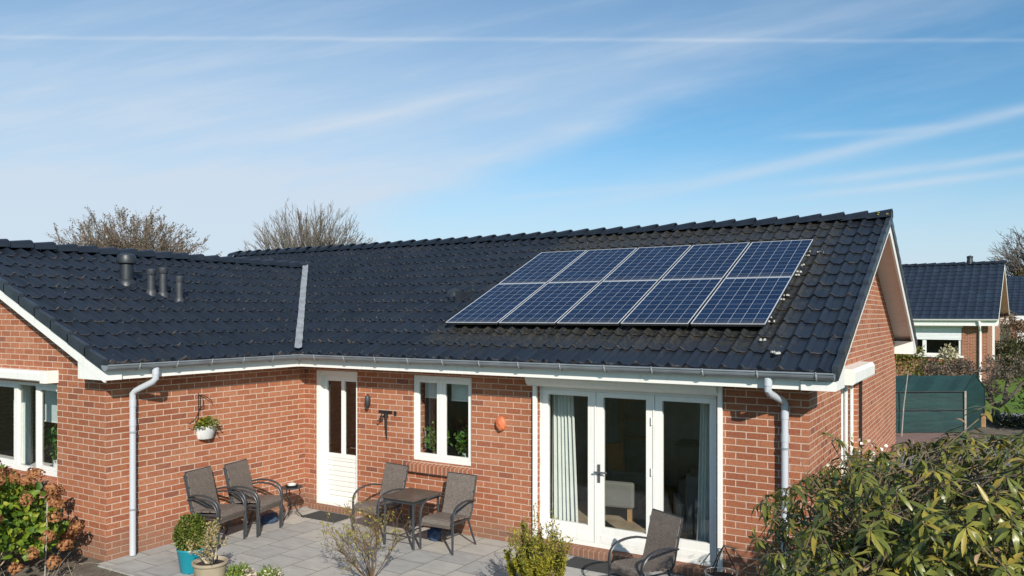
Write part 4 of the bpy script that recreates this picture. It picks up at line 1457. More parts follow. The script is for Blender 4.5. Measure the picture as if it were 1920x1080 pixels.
# ---- rhododendron in the right foreground
rh = thing('rhododendron', 'large rhododendron with long drooping green and yellowing leaves in front of the gable corner', 'shrub', (-0.1, 6.2, 0))
rr = np.random.RandomState(4)
segs, tips = [], []
def rh_top(x, y):
    """height of the crown above a ground point (relative to the shrub base)"""
    dx, dy = x + .1 - 0.30, y + 6.2 - 6.0
    e = ((dx - .22) / 2.0) ** 2 + (dy / 2.25) ** 2
    return 2.47 * max(0.0, 1 - e * .60) ** .42
nst = 46
whorlP, whorlD = [], []
for k in range(1500):
    a = rr.uniform(0, 2 * math.pi); q = math.sqrt(rr.rand())
    x, y = .62 + math.cos(a) * q * 2.0, -.2 + math.sin(a) * q * 2.25
    top = rh_top(x, y)
    if top < .35: continue
    f = 1 - abs(rr.normal()) * .16 if rr.rand() < .72 else rr.uniform(.35, .9)
    z = max(.2, top * min(f, 1.03))
    if (x + .1) < -1.25 and z > 1.55 and rr.rand() < .7: continue
    whorlP.append((x, y, z)); whorlD.append(unit(np.array([x - .4, y + .2, 1.1 + rr.rand()]) + rr.normal(size=3) * .45))
for k in range(9):      # a few spindly shoots standing above the crown
    a = rr.uniform(0, 6.28); q = rr.uniform(.2, .9); x, y = .62 + math.cos(a) * q * 1.7, -.2 + math.sin(a) * q * 2.0
    z = rh_top(x, y)
    if z < .8: continue
    whorlP.append((x, y, z + rr.uniform(.10, .34))); whorlD.append(unit(np.array([rr.normal() * .4, rr.normal() * .4, 1.0])))
# the branches: main limbs, then a branch from the nearest limb to every whorl
limbs = []
for k in range(11):
    a = 2 * math.pi * k / 11 + rr.uniform(-.2, .2)
    L_ = rr.uniform(1.0, 1.9)
    p = np.array([.35 + .15 * math.cos(a), -.2 + .15 * math.sin(a), 0.0]); pts = [tuple(p)]
    d = unit([math.cos(a) * .75, math.sin(a) * .75, .85])
    for s in range(6):
        d = unit(d + rr.normal(size=3) * .2 + np.array([0, 0, -.02])); p = p + d * L_ / 5.0
        p[2] = min(p[2], rh_top(p[0], p[1]) * .85 + .05); pts.append(tuple(p))
    segs.append((pts, [.022 * (1 - .12 * s) for s in range(7)])); limbs += pts[2:]
LB = np.array(limbs)
for P_, D_ in zip(whorlP, whorlD):
    P_ = np.array(P_)
    d2 = ((LB - P_) ** 2).sum(1); d2 = d2 + (LB[:, 2] > P_[2]) * .5
    j = int(np.argmin(d2)); q = LB[j]
    if d2[j] > 2.2: continue
    mid = (q + P_) / 2 + rr.normal(size=3) * .12
    segs.append(([tuple(q), tuple(mid), tuple(P_ - np.array(D_) * .05), tuple(P_)], [.0065, .005, .004, .003]))
for k in range(230):      # bare thin twigs poking through
    i = rr.randint(len(whorlP)); P_ = np.array(whorlP[i])
    d = unit(rr.normal(size=3) + np.array([0, 0, .6])); L_ = rr.uniform(.15, .42)
    segs.append(([tuple(P_ - d * L_ * .6), tuple(P_ + rr.normal(size=3) * .03), tuple(P_ + d * L_ * .4)], [.003, .0024, .0014]))
stems_mesh(segs, 5).build('branches', M['bark_mid'], rh, smooth=True)
LP, LD, LN, LLn = [], [], [], []
for P_, D_ in zip(whorlP, whorlD):
    n = rr.randint(6, 12); a0 = rr.uniform(0, 6.28)
    D_ = np.array(D_); s1 = unit(np.cross(D_, [0.3, 0.2, 1.0])); s2 = np.cross(D_, s1)
    hang = rr.uniform(.15, .95)
    for k in range(n):
        a = a0 + k * 2.4 + rr.normal() * .15
        out = s1 * math.cos(a) + s2 * math.sin(a)
        d = unit(out + D_ * rr.uniform(-.1, .45) + np.array([0, 0, -hang * rr.uniform(.5, 1.4)]))
        LP.append(np.array(P_) + out * .006 - D_ * rr.uniform(0, .035)); LD.append(d)
        LN.append(unit(D_ + np.array([0, 0, .7]) + rr.normal(size=3) * .2 - d * .1)); LLn.append(rr.uniform(.075, .15))
LP, LD, LN, LLn = map(np.array, (LP, LD, LN, LLn))
# scattered older leaves deeper inside
n = 6500
a = rr.uniform(0, 6.283, n); q = np.sqrt(rr.rand(n)); x = .62 + np.cos(a) * q * 1.8; y = -.2 + np.sin(a) * q * 2.0
zt_ = np.array([rh_top(i, j) for i, j in zip(x, y)]); z = zt_ * rr.uniform(.08, .93, n)
P2 = np.stack([x, y, z], 1); D2 = unit(rr.normal(size=(n, 3)) + np.array([0, 0, -.4])); N2 = unit(rr.normal(size=(n, 3)) + np.array([0, 0, 1]))
V1 = leaf_mesh(LP, LD, LN, LLn, LLn * rr.uniform(.17, .29, len(LLn)), rr.uniform(-.05, .5, len(LLn)), .14)
V2 = leaf_mesh(P2, D2, N2, rr.uniform(.07, .14, n), rr.uniform(.022, .04, n), .15, .16)
leaf_object('foliage', M['rhodo'], [(np.concatenate([V1[0], V2[0]]), np.concatenate([V1[1], V2[1] + len(V1[0])]))], rh)
n = 420
i = rr.randint(len(LP), size=n); P3 = LP[i] + rr.normal(size=(n, 3)) * .07
V3 = leaf_mesh(P3, unit(rr.normal(size=(n, 3)) + np.array([0, 0, -.9])), unit(rr.normal(size=(n, 3)) + .2), rr.uniform(.05, .10, n), rr.uniform(.018, .035, n), .3, .3)
leaf_object('dry_leaves', M['rhodo_dry'], [V3], rh)

# small white flowers growing below the side window
wf = thing('flowering_shrub', 'low shrub with small white flowers below the window in the right gable wall', 'shrub', (-1.35, 10.3, 0))
V1 = ellipsoid_leaves((0, 0, .75), (.42, .7, .85), 1500, .07, .032, seed=3)
leaf_object('foliage', M['rhodo'], [V1], wf)
rr = np.random.RandomState(9); n = 60
P_ = np.array([.05, -.1, 1.45]) + rr.normal(size=(n, 3)) * np.array([.16, .3, .13])
leaf_object('flowers', M['white_petal'], [leaf_mesh(P_, unit(rr.normal(size=(n, 3))), unit(rr.normal(size=(n, 3))), .05, .04)], wf)
sg = []
for k in range(9):
    e = rr.normal(size=3) * np.array([.25, .45, .15]) + np.array([0, 0, 1.3]); sg.append(([(0, 0, 0), tuple(e * .5), tuple(e)], [.012, .009, .004]))
stems_mesh(sg).build('stems', M['bark_tan'], wf)

# ---- hydrangea at the lower left
hy = thing('hydrangea', 'hydrangea with dry brown flower heads in the bed below the front gable window', 'shrub', (-10.95, 5.02, 0))
rr = np.random.RandomState(15)
V1 = ellipsoid_leaves((0, 0, .50), (1.15, .62, .62), 3000, .11, .075, shell=.5, seed=6, lumpy=.12)
leaf_object('foliage', M['hyd_leaf'], [V1], hy)
sg = []
for k in range(34):
    a = rr.uniform(0, 6.28); q = math.sqrt(rr.rand())
    e = np.array([math.cos(a) * q * 1.05, math.sin(a) * q * .55, .55 + .5 * (1 - q * q)])
    sg.append(([(e[0] * .3, e[1] * .3, 0), (e[0] * .7, e[1] * .7, e[2] * .5), tuple(e)], [.010, .007, .004]))
stems_mesh(sg).build('stems', M['bark_pale'], hy)
hp = []
tries = 0
CAMD = unit(np.array([.88, -.4, .3]))
while len(hp) < 56 and tries < 9000:
    tries += 1
    d = unit(rr.normal(size=3)); 
    if d[2] < -.35 or d.dot(CAMD) < -.15: continue
    p = np.array([0, 0, .50]) + d * np.array([1.30, .78, .72]) * rr.uniform(.98, 1.12)
    if all(np.linalg.norm(p - q) > .175 for q in hp): hp.append(p)
for p in hp:
    n = 75; d = unit(rr.normal(size=(n, 3))); r_ = rr.uniform(.06, .088)
    P_ = d * r_ * rr.uniform(.82, 1.0, (n, 1)) * np.array([1, 1, .85])
    V = leaf_mesh(P_ - unit(np.cross(d, rr.normal(size=(n, 3)))) * .018, unit(np.cross(d, rr.normal(size=(n, 3))) + d * .2), d, .036, .036, .1, .15)
    o = leaf_object('flower_head', M['hyd_head'], [V], hy); o.location = tuple(p)
# a plain stake beside it
o = MB().tube([(0, 0, 0), (.02, 0.01, .45), (.02, .02, .92)], .009, 6).build('garden_stake', M['grey_wood'], loc=(-9.85, 5.2, 0)); tag(o, 'thin wooden stake standing in front of the hydrangea', 'stake')
# dry grasses in front of the bed
dg = []
for k in range(26):
    b_ = np.array([rr.uniform(-10.2, -9.3), rr.uniform(4.9, 5.75), 0]); d = rr.normal(size=3) * .14 + np.array([.05, .0, rr.uniform(.08, .24)])
    dg.append(([tuple(b_), tuple(b_ + d * .6), tuple(b_ + d + np.array([.04, .02, -.03]))], [.002, .0015, .001]))
o = stems_mesh(dg, 4).build('dry_grass', M['bark_pale']); tag(o, 'thin dry grass stalks on the soil beside the hydrangea', 'grass', kind='stuff')

# ---- pots
def pot(t, prof, m_, soil_r, soil_z, name='pot'):
    w = MB(); w.lathe(prof, sides=32); w.build(name, m_, t, smooth=True, angle=50)
    w = MB(); w.lathe([(soil_r, soil_z), (soil_r * .5, soil_z + .012), (0.001, soil_z + .015)], sides=20); w.build('soil', M['compost'], t, smooth=True)


t = thing('potted_boxwood', 'round clipped boxwood in a teal pot on the patio by the side wall', 'potted plant', (-8.56, 6.30, 0))
pot(t, [(0.001, 0), (.115, 0), (.125, .01), (.165, .27), (.175, .285), (.168, .30), (.152, .285), (.14, .25)], M['teal'], .15, .265)
V1 = ellipsoid_leaves((0, 0, .47), (.20, .20, .235), 3600, .032, .018, shell=.62, flat_bottom=False, lumpy=.07, seed=2)
leaf_object('foliage', M['box'], [V1], t)
w = MB(); w.tube([(0, 0, .25), (0, 0, .5)], .015, 6); w.build('stem', M['bark'], t)

t = thing('potted_dry_shrub', 'half-bare shrub with tan leaves and pale stems in a beige pot', 'potted plant', (-7.70, 5.92, 0))
pot(t, [(0.001, 0), (.14, 0), (.15, .02), (.185, .33), (.195, .335), (.205, .352), (.20, .372), (.185, .375), (.17, .36), (.165, .32)], M['beige_pot'], .168, .335)
rr = np.random.RandomState(31); segs, tips = [], []
for k in range(6):
    a = k * 1.05 + rr.uniform(-.3, .3)
    branchy(rr, (.03 * math.cos(a), .03 * math.sin(a), .34), (math.cos(a) * .55, math.sin(a) * .55, .9), .22, .014, 3, segs, tips, .6, (2, 4), .18, .1, .66, 3, .4, .002)
stems_mesh(segs, 6).build('stems', M['bark_pale'], t, smooth=True)
tp = np.array([q[0] for q in tips]); tp = tp[tp[:, 2] > .5]
i = rr.randint(len(tp), size=700); P_ = tp[i] + rr.normal(size=(700, 3)) * .022
leaf_object('foliage', [M['dry_tan'], M['box']], [leaf_mesh(P_[:480], unit(rr.normal(size=(480, 3))), unit(rr.normal(size=(480, 3)) + .3), .028, .016), leaf_mesh(P_[480:], unit(rr.normal(size=(220, 3))), unit(rr.normal(size=(220, 3)) + .3), .026, .015)], t)

t = thing('potted_succulent', 'low green cushion plant in a woven brown pot beside the beige pot', 'potted plant', (-7.47, 6.16, 0))
pot(t, [(0.001, 0), (.13, 0), (.165, .08), (.17, .155), (.175, .17), (.16, .175), (.15, .15)], M['basket_pot'], .15, .155)
leaf_object('foliage', [M['succulent'], M['pinkwhite']], [ellipsoid_leaves((-.03, 0, .17), (.15, .15, .11), 900, .04, .014, up=.9, seed=5), ellipsoid_leaves((.12, .02, .17), (.08, .10, .10), 110, .035, .025, seed=8)], t)

t = thing('potted_flowers', 'small potted plant with pale flowers at the lower edge of the patio', 'potted plant', (-7.30, 6.42, 0))
pot(t, [(0.001, 0), (.07, 0), (.10, .10), (.105, .11), (.095, .112), (.09, .1)], M['terracotta'], .09, .095)
leaf_object('foliage', [M['succulent'], M['pinkwhite']], [ellipsoid_leaves((0, 0, .11), (.14, .13, .10), 420, .055, .014, up=1.0, seed=12), ellipsoid_leaves((0.04, 0, .16), (.13, .12, .10), 60, .03, .022, seed=18)], t)

# ---- bare twiggy shrub in front of the table
t = thing('twiggy_shrub', 'sparse twiggy shrub with a few ochre leaves in front of the square table', 'shrub', (-6.42, 7.22, 0))
rr = np.random.RandomState(44); segs, tips = [], []
for k in range(10):
    a = k * .63 + rr.uniform(-.3, .3); lean = rr.uniform(.25, .95)
    branchy(rr, (.02 * math.cos(a), .02 * math.sin(a), 0.0), (math.cos(a) * lean, math.sin(a) * lean, 1.0), .54, .009, 3, segs, tips, .55, (3, 4), .13, .12, .58, 3, .35, .0016)
stems_mesh(segs, 5).build('branches', M['bark_brown'], t, smooth=True)
tp = np.array([q[0] for q in tips]); i = rr.randint(len(tp), size=520); P_ = tp[i] + rr.normal(size=(520, 3)) * .02
leaf_object('foliage', M['ochre'], [leaf_mesh(P_, unit(rr.normal(size=(520, 3)) + np.array([0, 0, -.2])), unit(rr.normal(size=(520, 3)) + np.array([0, 0, .8])), rr.uniform(.02, .05, 520), rr.uniform(.012, .024, 520), .2)], t)
sheet('ground', [(-6.42 + .25 * math.cos(k), 7.1 + .22 * math.sin(k)) for k in np.linspace(0, 6.0, 14)], .003, M['soil'])

# ---- yellow-green bush in front of the french doors
t = thing('yellow_green_bush', 'upright yellow-green bush with reddish bare shoots in front of the french doors', 'shrub', (-4.17, 7.25, 0))
rr = np.random.RandomState(52); segs, tips = [], []
for k in range(26):
    a = rr.uniform(0, 6.28); lean = rr.uniform(.05, .42)
    branchy(rr, (.09 * math.cos(a), .09 * math.sin(a), 0), (math.cos(a) * lean, math.sin(a) * lean, 1), rr.uniform(.55, .72), .007, 2, segs, tips, .30, (4, 6), .07, .25, .45, 3, .4, .0014)
stems_mesh(segs, 4).build('branches', M['bark_brown'], t, smooth=True)
sp = []
for pts, r_ in segs:
    pts = np.array(pts)
    for s in range(len(pts) - 1):
        for q in range(9):
            f = rr.rand(); p = pts[s] * (1 - f) + pts[s + 1] * f
            if p[2] > .12 and (p[2] < .68 or rr.rand() < .22): sp.append(p)
sp = np.array(sp); n = len(sp)
leaf_object('foliage', M['yellow_green'], [leaf_mesh(sp + rr.normal(size=(n, 3)) * .008, unit(rr.normal(size=(n, 3)) + np.array([0, 0, .6])), unit(rr.normal(size=(n, 3)) + np.array([0, 0, .5])), rr.uniform(.022, .045, n), rr.uniform(.010, .018, n), .1)], t)
sheet('ground', [(-4.12 + .3 * math.cos(k), 7.2 + .25 * math.sin(k)) for k in np.linspace(0, 6.0, 14)], .003, M['soil'])

# ---- wall planter with its iron bracket
t = thing('wall_planter', 'grey-white half-round planter with small leaves hanging on the side wall', 'planter', (XL, 7.47, 1.40))
w = MB()
prof = [(0.001, 0), (.105, 0), (.12, .01), (.165, .17), (.172, .20), (.16, .20), (.14, .14)]
w.lathe(prof, sides=28, sx=.8); w.v = [(max(.003, x + .02), y, z) for x, y, z in w.v]
w.build('pot', M['white_pot'], t, smooth=True)
leaf_object('foliage', [M['box'], M['dry_tan'], M['yellow_green']], [ellipsoid_leaves((.09, -.02, .20), (.09, .17, .10), 260, .05, .025, seed=3), ellipsoid_leaves((.09, .06, .21), (.08, .12, .09), 110, .05, .02, seed=4), ellipsoid_leaves((.09, -.06, .22), (.08, .1, .09), 130, .045, .025, seed=7)], t)
t = thing('iron_bracket', 'curly black iron bracket on the side wall above the white planter', 'bracket', (XL, 7.37, 1.95))
w = MB()
w.tube([(.006, .0, .12), (.008, .0, -.17)], .007, 6); w.tube([(.006, .035, .10), (.008, .03, -.12)], .006, 6)
w.tube([(.008, 0, .10), (.05, .05, .09), (.08, .14, .03), (.06, .20, -.03)], .006, 6)
w.tube([(.008, 0, -.15), (.06, -.06, -.19), (.12, -.15, -.24), (.15, -.24, -.28), (.13, -.28, -.27)], .007, 6)
w.tube([(.02, .0, -.12), (.08, .02, -.05), (.05, .04, .05)], .006, 6)
w.build('scrollwork', M['iron'], t, smooth=True)

# ================================================================ THINGS SEEN THROUGH THE GLASS
def curtain(x0, x1, y, z0, z1, m_, label, folds=6, flare=0.0):
    w = MB(); n = 60
    for k in range(n):
        for (a, b_) in ((k, k + 1),):
            def X(q, z): 
                f = q / n
                return x0 + (x1 - x0) * f * (1 + flare * (1 - (z - z0) / (z1 - z0)))
            def Y(q): return y + .035 * math.sin(q / n * folds * 2 * math.pi) + .012 * math.sin(q / n * folds * 5.1)
            zs = np.linspace(z0, z1, 6)
            for j in range(5):
                w.quad((X(a, zs[j]), Y(a), zs[j]), (X(b_, zs[j]), Y(b_), zs[j]), (X(b_, zs[j + 1]), Y(b_), zs[j + 1]), (X(a, zs[j + 1]), Y(a), zs[j + 1]))
    o = w.build('curtain', m_, smooth=True, angle=80); tag(o, label, 'curtain'); return o


curtain(-5.32, -4.99, 9.80, .05, 2.40, M['curtain'], 'pale green curtain behind the left pane of the french doors', 6, .3)
curtain(-3.02, -3.16, 9.80, .05, 2.40, M['curtain'], 'pale green curtain behind the right pane of the french doors', 4, .5)
curtain(-12.95, -12.45, 6.38, .75, 2.40, M['curtain'], 'pale green curtain behind the left gable window', 6)


def blind(x0, x1, y, z0, z1, label):
    t = thing('roller_blind', label, 'blind', ((x0 + x1) / 2, y, z1), group=None)
    h_ = (x1 - x0) / 2
    w = MB(); w.box(-h_, h_, -.002, .002, z0 - z1, 0); w.build('fabric', M['blind'], t)
    w = MB(); w.tube([(-h_, 0, .02), (h_, 0, .02)], .022, 10); w.build('roller', M['white'], t)
    w = MB(); w.box(-h_, h_, -.008, .008, z0 - z1 - .02, z0 - z1); w.build('bottom_bar', M['white'], t)


blind(-7.50, -7.09, 9.70, 1.95, 2.32, 'half-lowered blue-grey blind behind the left pane of the kitchen window')
blind(-7.00, -6.50, 9.70, 1.93, 2.32, 'half-lowered blue-grey blind behind the right pane of the kitchen window')
blind(-11.53, -11.08, 6.34, 1.63, 2.36, 'pale blind behind the right pane of the gable window')
blind(-12.0, -11.66, 6.34, 1.65, 2.36, 'pale blind behind the middle pane of the gable window')


def house_plant(loc, label, r=.17, hgt=.42, potm='oak', seed=1):
    t = thing('house_plant', label, 'house plant', loc)
    w = MB(); w.lathe([(0.001, 0), (.06, 0), (.075, .13), (.065, .13), (.06, .1)], sides=18); w.build('pot', M[potm], t, smooth=True)
    V = ellipsoid_leaves((0, 0, .13 + hgt * .45), (r, r * .8, hgt * .55), 260, .075, .045, shell=.3, seed=seed, flat_bottom=False)
    leaf_object('foliage', M['house_plant'], [V], t)
    w = MB()
    for k in range(5):
        a = k * 1.3; w.tube([(0, 0, .1), (math.cos(a) * r * .3, math.sin(a) * r * .3, .13 + hgt * .4), (math.cos(a) * r * .7, math.sin(a) * r * .6, .13 + hgt * .7)], .005, 5)
    w.build('stems', M['house_plant'], t)


house_plant((-7.28, 9.71, 1.01), 'leafy house plant in a wooden pot behind the left pane of the kitchen window', .18, .40, 'oak', 3)
house_plant((-6.72, 9.71, 1.01), 'leafy house plant in a white pot behind the right pane of the kitchen window', .19, .36, 'white_pot', 5)
house_plant((-11.80, 6.42, .95), 'leafy house plant in a white pot behind the middle pane of the gable window', .17, .48, 'white_pot', 7)
house_plant((-11.25, 6.42, .95), 'leafy house plant behind the right pane of the gable window', .16, .42, 'white_pot', 8)
w = MB(); w.box(XW0 + .4, XL - .31, 6.29, 6.55, .90, .95); part(w, 'windowsill_board', M['white'])


def armchair(loc, rz, label, fab='cream_fabric'):
    t = thing('armchair', label, 'armchair', loc, rad(rz))
    w = MB(); w.box(-.36, .36, -.34, .30, .20, .42); w.build('seat', M[fab], t, bevel=.05)
    w = MB(); w.prism([(.18, .3), (.36, .3), (.42, .98), (.30, .99)], 'x', -.36, .36); w.build('backrest', M[fab], t, bevel=.05)
    for s in (-1, 1):
        w = MB(); w.box(min(s * .36, s * .47), max(s * .36, s * .47), -.36, .33, .20, .60); w.build('armrest', M[fab], t, bevel=.04)
        for yy in (-.28, .28):
            w = MB(); w.box(s * .38 - .035, s * .38 + .035, yy - .035, yy + .035, 0, .198); w.build('leg', M['oak'], t)


armchair((-3.38, 10.85, .04), 205, 'pale armchair with wooden legs between middle and end pane of the french doors')
armchair((-5.1, 11.6, .04), 100, 'pale armchair with wooden legs deeper in the room behind the green curtain')
t = thing('sofa', 'dark slate-blue sofa behind the right pane of the french doors', 'sofa', (-3.1, 12.35, .04))
w = MB(); w.box(-.9, .8, -.4, .4, .08, .43); w.build('seat', M['blue_fabric'], t, bevel=.05)
w = MB(); w.box(-.9, .8, -.62, -.402, .08, .82); w.build('backrest', M['blue_fabric'], t, bevel=.05)
for s in (-.99, .89):
    w = MB(); w.box(s - .085, s + .085, -.6, .42, .08, .62); w.build('armrest', M['cream_fabric'] if s < 0 else M['blue_fabric'], t, bevel=.04)
for sx in (-.85, .75):
    for sy in (-.5, .35): MB().box(sx - .03, sx + .03, sy - .03, sy + .03, 0, .08).build('foot', M['dark_wood'], t)
t = thing('sideboard', 'pale sideboard with a dark top at the back of the french-door room', 'sideboard', (-4.0, 13.55, .04))
w = MB(); w.box(-.75, .75, -.22, .22, .1, .88); w.build('body', M['cream_fabric'], t, bevel=.01)
w = MB(); w.box(-.78, .78, -.25, .25, .881, .93); w.build('top', M['dark_wood'], t, bevel=.01)
for k in range(3): MB().box(-.70 + k * .48, -.26 + k * .48, -.24, -.2205, .15, .84).build('door', M['cream_fabric'], t, bevel=.005)
t = thing('orange_chair', 'orange upholstered chair beside the green curtain inside the french doors', 'chair', (-5.35, 12.4, .04), rad(70))
w = MB(); w.box(-.26, .26, -.26, .24, .36, .47); w.build('seat', M['cream_fabric'], t, bevel=.03)
w = MB(); w.prism([(.2, .47), (.27, .47), (.33, .95), (.26, .95)], 'x', -.25, .25); w.build('backrest', M['orange_fabric'], t, bevel=.03)
for sx in (-.22, .22):
    for sy in (-.22, .2):
        w = MB(); w.tube([(sx, sy, .36), (sx * 1.1, sy * 1.1, 0)], .018, 8); w.build('leg', M['oak'], t)
w = MB()
for zz in (.9, 1.25, 1.6): w.box(-.35, .35, -.12, .12, zz, zz + .03)
w.box(-.38, -.35, -.12, .12, .85, 1.7); w.box(.35, .38, -.12, .12, .85, 1.7)
o = w.build('wall_shelf', M['oak'], loc=(-5.6, 13.8, 0)); tag(o, 'oak wall shelves at the back of the room behind the left pane', 'shelf')

# ================================================================ NEIGHBOURING HOUSE
nb = thing('neighbour_house', 'brick bungalow with blue-black roof and white roller shutter beyond the lawn', 'house', (-0.17, 42.8, 0), rad(-3.6))


def npart(mb, name, m_, parent=None, **kw):
    return mb.build(name, m_, parent or nb, **kw)


NW, ND, NE, NR = 9.0, 9.0, 3.05, 0.58   # width to the left, depth, eave height, slope
w = MB(); wall_panel(w, 'y', 0.0, .3, -NW, 0, 0, NE - .02, [(-3.6, -1.06, 1.30, 2.74)])
w.quad((0, 0, 0), (0, ND, 0), (0, ND, NE - .02), (0, 0, NE - .02)); w.poly([(0, 0, NE - .02), (0, ND, NE - .02), (0, ND / 2, NE + NR * ND / 2 - .1)])
w.quad((-NW, ND, 0), (0, ND, 0), (0, ND, NE), (-NW, ND, NE))
npart(w, 'wall', M['brick_far'])
lo_ = .4
sl = math.sqrt(1 + NR * NR)
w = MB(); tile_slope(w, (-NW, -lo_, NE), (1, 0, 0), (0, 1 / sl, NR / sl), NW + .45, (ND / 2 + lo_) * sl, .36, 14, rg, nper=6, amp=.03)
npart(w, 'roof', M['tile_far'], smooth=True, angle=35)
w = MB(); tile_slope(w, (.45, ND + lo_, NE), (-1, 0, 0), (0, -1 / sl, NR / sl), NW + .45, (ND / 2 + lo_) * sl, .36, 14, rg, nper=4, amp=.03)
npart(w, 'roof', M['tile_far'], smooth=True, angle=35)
zr = NE + NR * (ND / 2 + lo_)
w = MB(); ridge_caps(w, (-NW, ND / 2, zr + .02), (.45, ND / 2, zr + .02), .45, .12, .135); npart(w, 'ridge_capping', M['tile_plain'], smooth=True)
w = MB(); w.prism([(-lo_, NE - .05), (ND / 2, zr - .05), (ND / 2, zr - .25), (-lo_, NE - .25)], 'x', .42, .45); w.prism([(ND + lo_, NE - .05), (ND / 2, zr - .05), (ND / 2, zr - .30), (ND + lo_, NE - .30)], 'x', .42, .45)
npart(w, 'bargeboard', M['white'])
w = MB(); w.prism([(-lo_, NE - .10), (ND / 2, zr - .10), (ND / 2, zr - .13), (-lo_, NE - .13)], 'x', .003, .419); w.prism([(ND + lo_, NE - .10), (ND / 2, zr - .10), (ND / 2, zr - .13), (ND + lo_, NE - .13)], 'x', .003, .419)
w.prism([(ND + lo_, NE - .32), (ND - .3, NE - .32), (ND - .3, NE + .1), (ND + lo_, NE - .14)], 'x', .004, .418)
npart(w, 'soffit', M['soffit'])
w = MB(); w.box(-NW, .44, -lo_ - .03, -lo_, NE - .32, NE - .06); w.box(-NW, .4, -lo_ + .001, -.003, NE - .30, NE - .27); npart(w, 'fascia', M['white'])
w = MB(); gutter(w, (-NW, -lo_ - .10, NE - .02), (.43, -lo_ - .10, NE - .02), (0, -1, 0), .075); npart(w, 'gutter', M['white'], smooth=True)
w = MB(); w.tube([(-.32, -lo_ - .1, NE - .1), (-.30, -lo_ - .05, NE - .3), (-.30, -.07, NE - .55), (-.30, -.07, .02)], .06, 10); npart(w, 'downpipe', M['white'], smooth=True)
w = MB(); w.box(.002, .06, 2.9, 3.75, 1.0, NE - .35); npart(w, 'window_panel', M['white'])
x0, x1, z0, z1 = -3.6, -1.06, 1.30, 2.74
w = MB(); ring(w, x0 + .002, x1 - .002, z0 + .002, z1 - .002, .09, .12, .10, .08, .04, .16); w.box(-2.72, -2.56, .042, .159, z0 + .11, z1 - .09)
nw_ = npart(w, 'window', M['white'])
w = MB(); w.box(x0 + .08, x1 - .1, .10, .102, z0 + .08, z1 - .08); w.build('pane', M['glass'], nw_)
w = MB(); w.box(x0 - .03, x1 + .10, -.09, .04, z0 - .09, z0 - .002); w.build('sill', M['white'], nw_)
w = MB()
for k in range(9): w.prism([(.02, 2.05 + k * .066), (.0, 2.056 + k * .066), (.0, 2.108 + k * .066), (.02, 2.114 + k * .066)], 'x', x0 + .01, x1 - .01)
npart(w, 'roller_shutter', M['shutter'])
w = MB(); w.box(x0 - .02, x1 + .06, -.12, -.002, 2.65, 2.74); npart(w, 'shutter_box', M['white'])
w = MB(); w.box(-NW + .4, -.4, 3.4, 3.5, .0, NE - .3); w.box(-NW + .31, -.31, .31, 3.39, 2.9, 2.95); npart(w, 'interior_wall', M['inside'])
w = MB(); w.lathe([(.16, 0), (.13, .3), (.15, .32), (.15, .40), (.11, .42), (0.001, .45)], (-1.1, ND / 2, zr + .0), 12); npart(w, 'chimney', M['vent'], smooth=True)
# blossom below its window
t = thing('blossom_shrub', 'small shrub with cream blossom below the neighbour\'s window', 'shrub', (-1.75, 42.0, 0))
leaf_object('foliage', [M['cream_flower'], M['hedge']], [ellipsoid_leaves((0, 0, 1.30), (.40, .3, .48), 380, .11, .08, seed=4), ellipsoid_leaves((0, 0, .8), (.4, .3, .6), 400, .12, .06, seed=5)], t)
w = MB(); w.tube([(0, 0, 0), (.02, 0, 1.2)], .03, 6); w.build('trunk', M['bark'], t)

# third house, further away on the right
n3 = thing('distant_house', 'far house with a plain blue-black roof and white eave beyond the lawn', 'house', (0.95, 56.0, 0), rad(-3.6))
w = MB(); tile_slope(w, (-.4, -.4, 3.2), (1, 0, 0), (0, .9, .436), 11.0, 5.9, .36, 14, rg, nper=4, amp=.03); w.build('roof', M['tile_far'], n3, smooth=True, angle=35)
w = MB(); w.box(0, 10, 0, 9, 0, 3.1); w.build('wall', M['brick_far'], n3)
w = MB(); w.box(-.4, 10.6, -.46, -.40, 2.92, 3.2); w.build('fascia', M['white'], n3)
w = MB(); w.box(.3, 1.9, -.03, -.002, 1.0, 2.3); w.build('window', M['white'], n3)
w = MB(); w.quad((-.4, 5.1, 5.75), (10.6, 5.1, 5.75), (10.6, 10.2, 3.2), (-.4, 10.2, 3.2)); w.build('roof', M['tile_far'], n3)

# ================================================================ SHADE-NET TUNNEL
t = thing('net_tunnel', 'gabled frame tent covered with dark green shade netting on the side path', 'garden tent', (-0.65, 24.83, 0))
u_ = Vector((-.80, -.55, 0)).normalized(); u_ = Vector((-.824, -.566, 0)); v_ = Vector((.26, .966, 0))
Ln, Wn, He, Hr = 3.6, 1.75, 1.12, 1.52
def TP(a, c, z): p = u_ * a + v_ * c; return (p.x, p.y, z)
w = MB(); nseg = 14
tr_ = random.Random(3)
secs = []
for k in range(nseg + 1):
    a = Ln * k / nseg; sag = .03 * math.sin(k * 1.9)
    secs.append([TP(a, -.03 + tr_.uniform(-.02, .02), .01), TP(a, -.02 + tr_.uniform(-.03, .03), .55), TP(a, 0, He + sag), TP(a, Wn * .5, Hr + sag * .5), TP(a, Wn, He + sag), TP(a, Wn, .55), TP(a, Wn, .01)])
for k in range(nseg):
    for q in range(6): w.quad(secs[k][q], secs[k + 1][q], secs[k + 1][q + 1], secs[k][q + 1])
w.poly(secs[0]); w.poly(secs[-1][::-1])
w.build('net_cover', M['net'], t)
for a in (-.015, Ln * .5, Ln):
    w = MB(); w.tube([TP(a, -.05, 0), TP(a, -.045, He), TP(a, Wn * .5, Hr + .02), TP(a, Wn + .02, He), TP(a, Wn + .02, 0)], .02, 8); w.build('frame_hoop', M['net'], t)
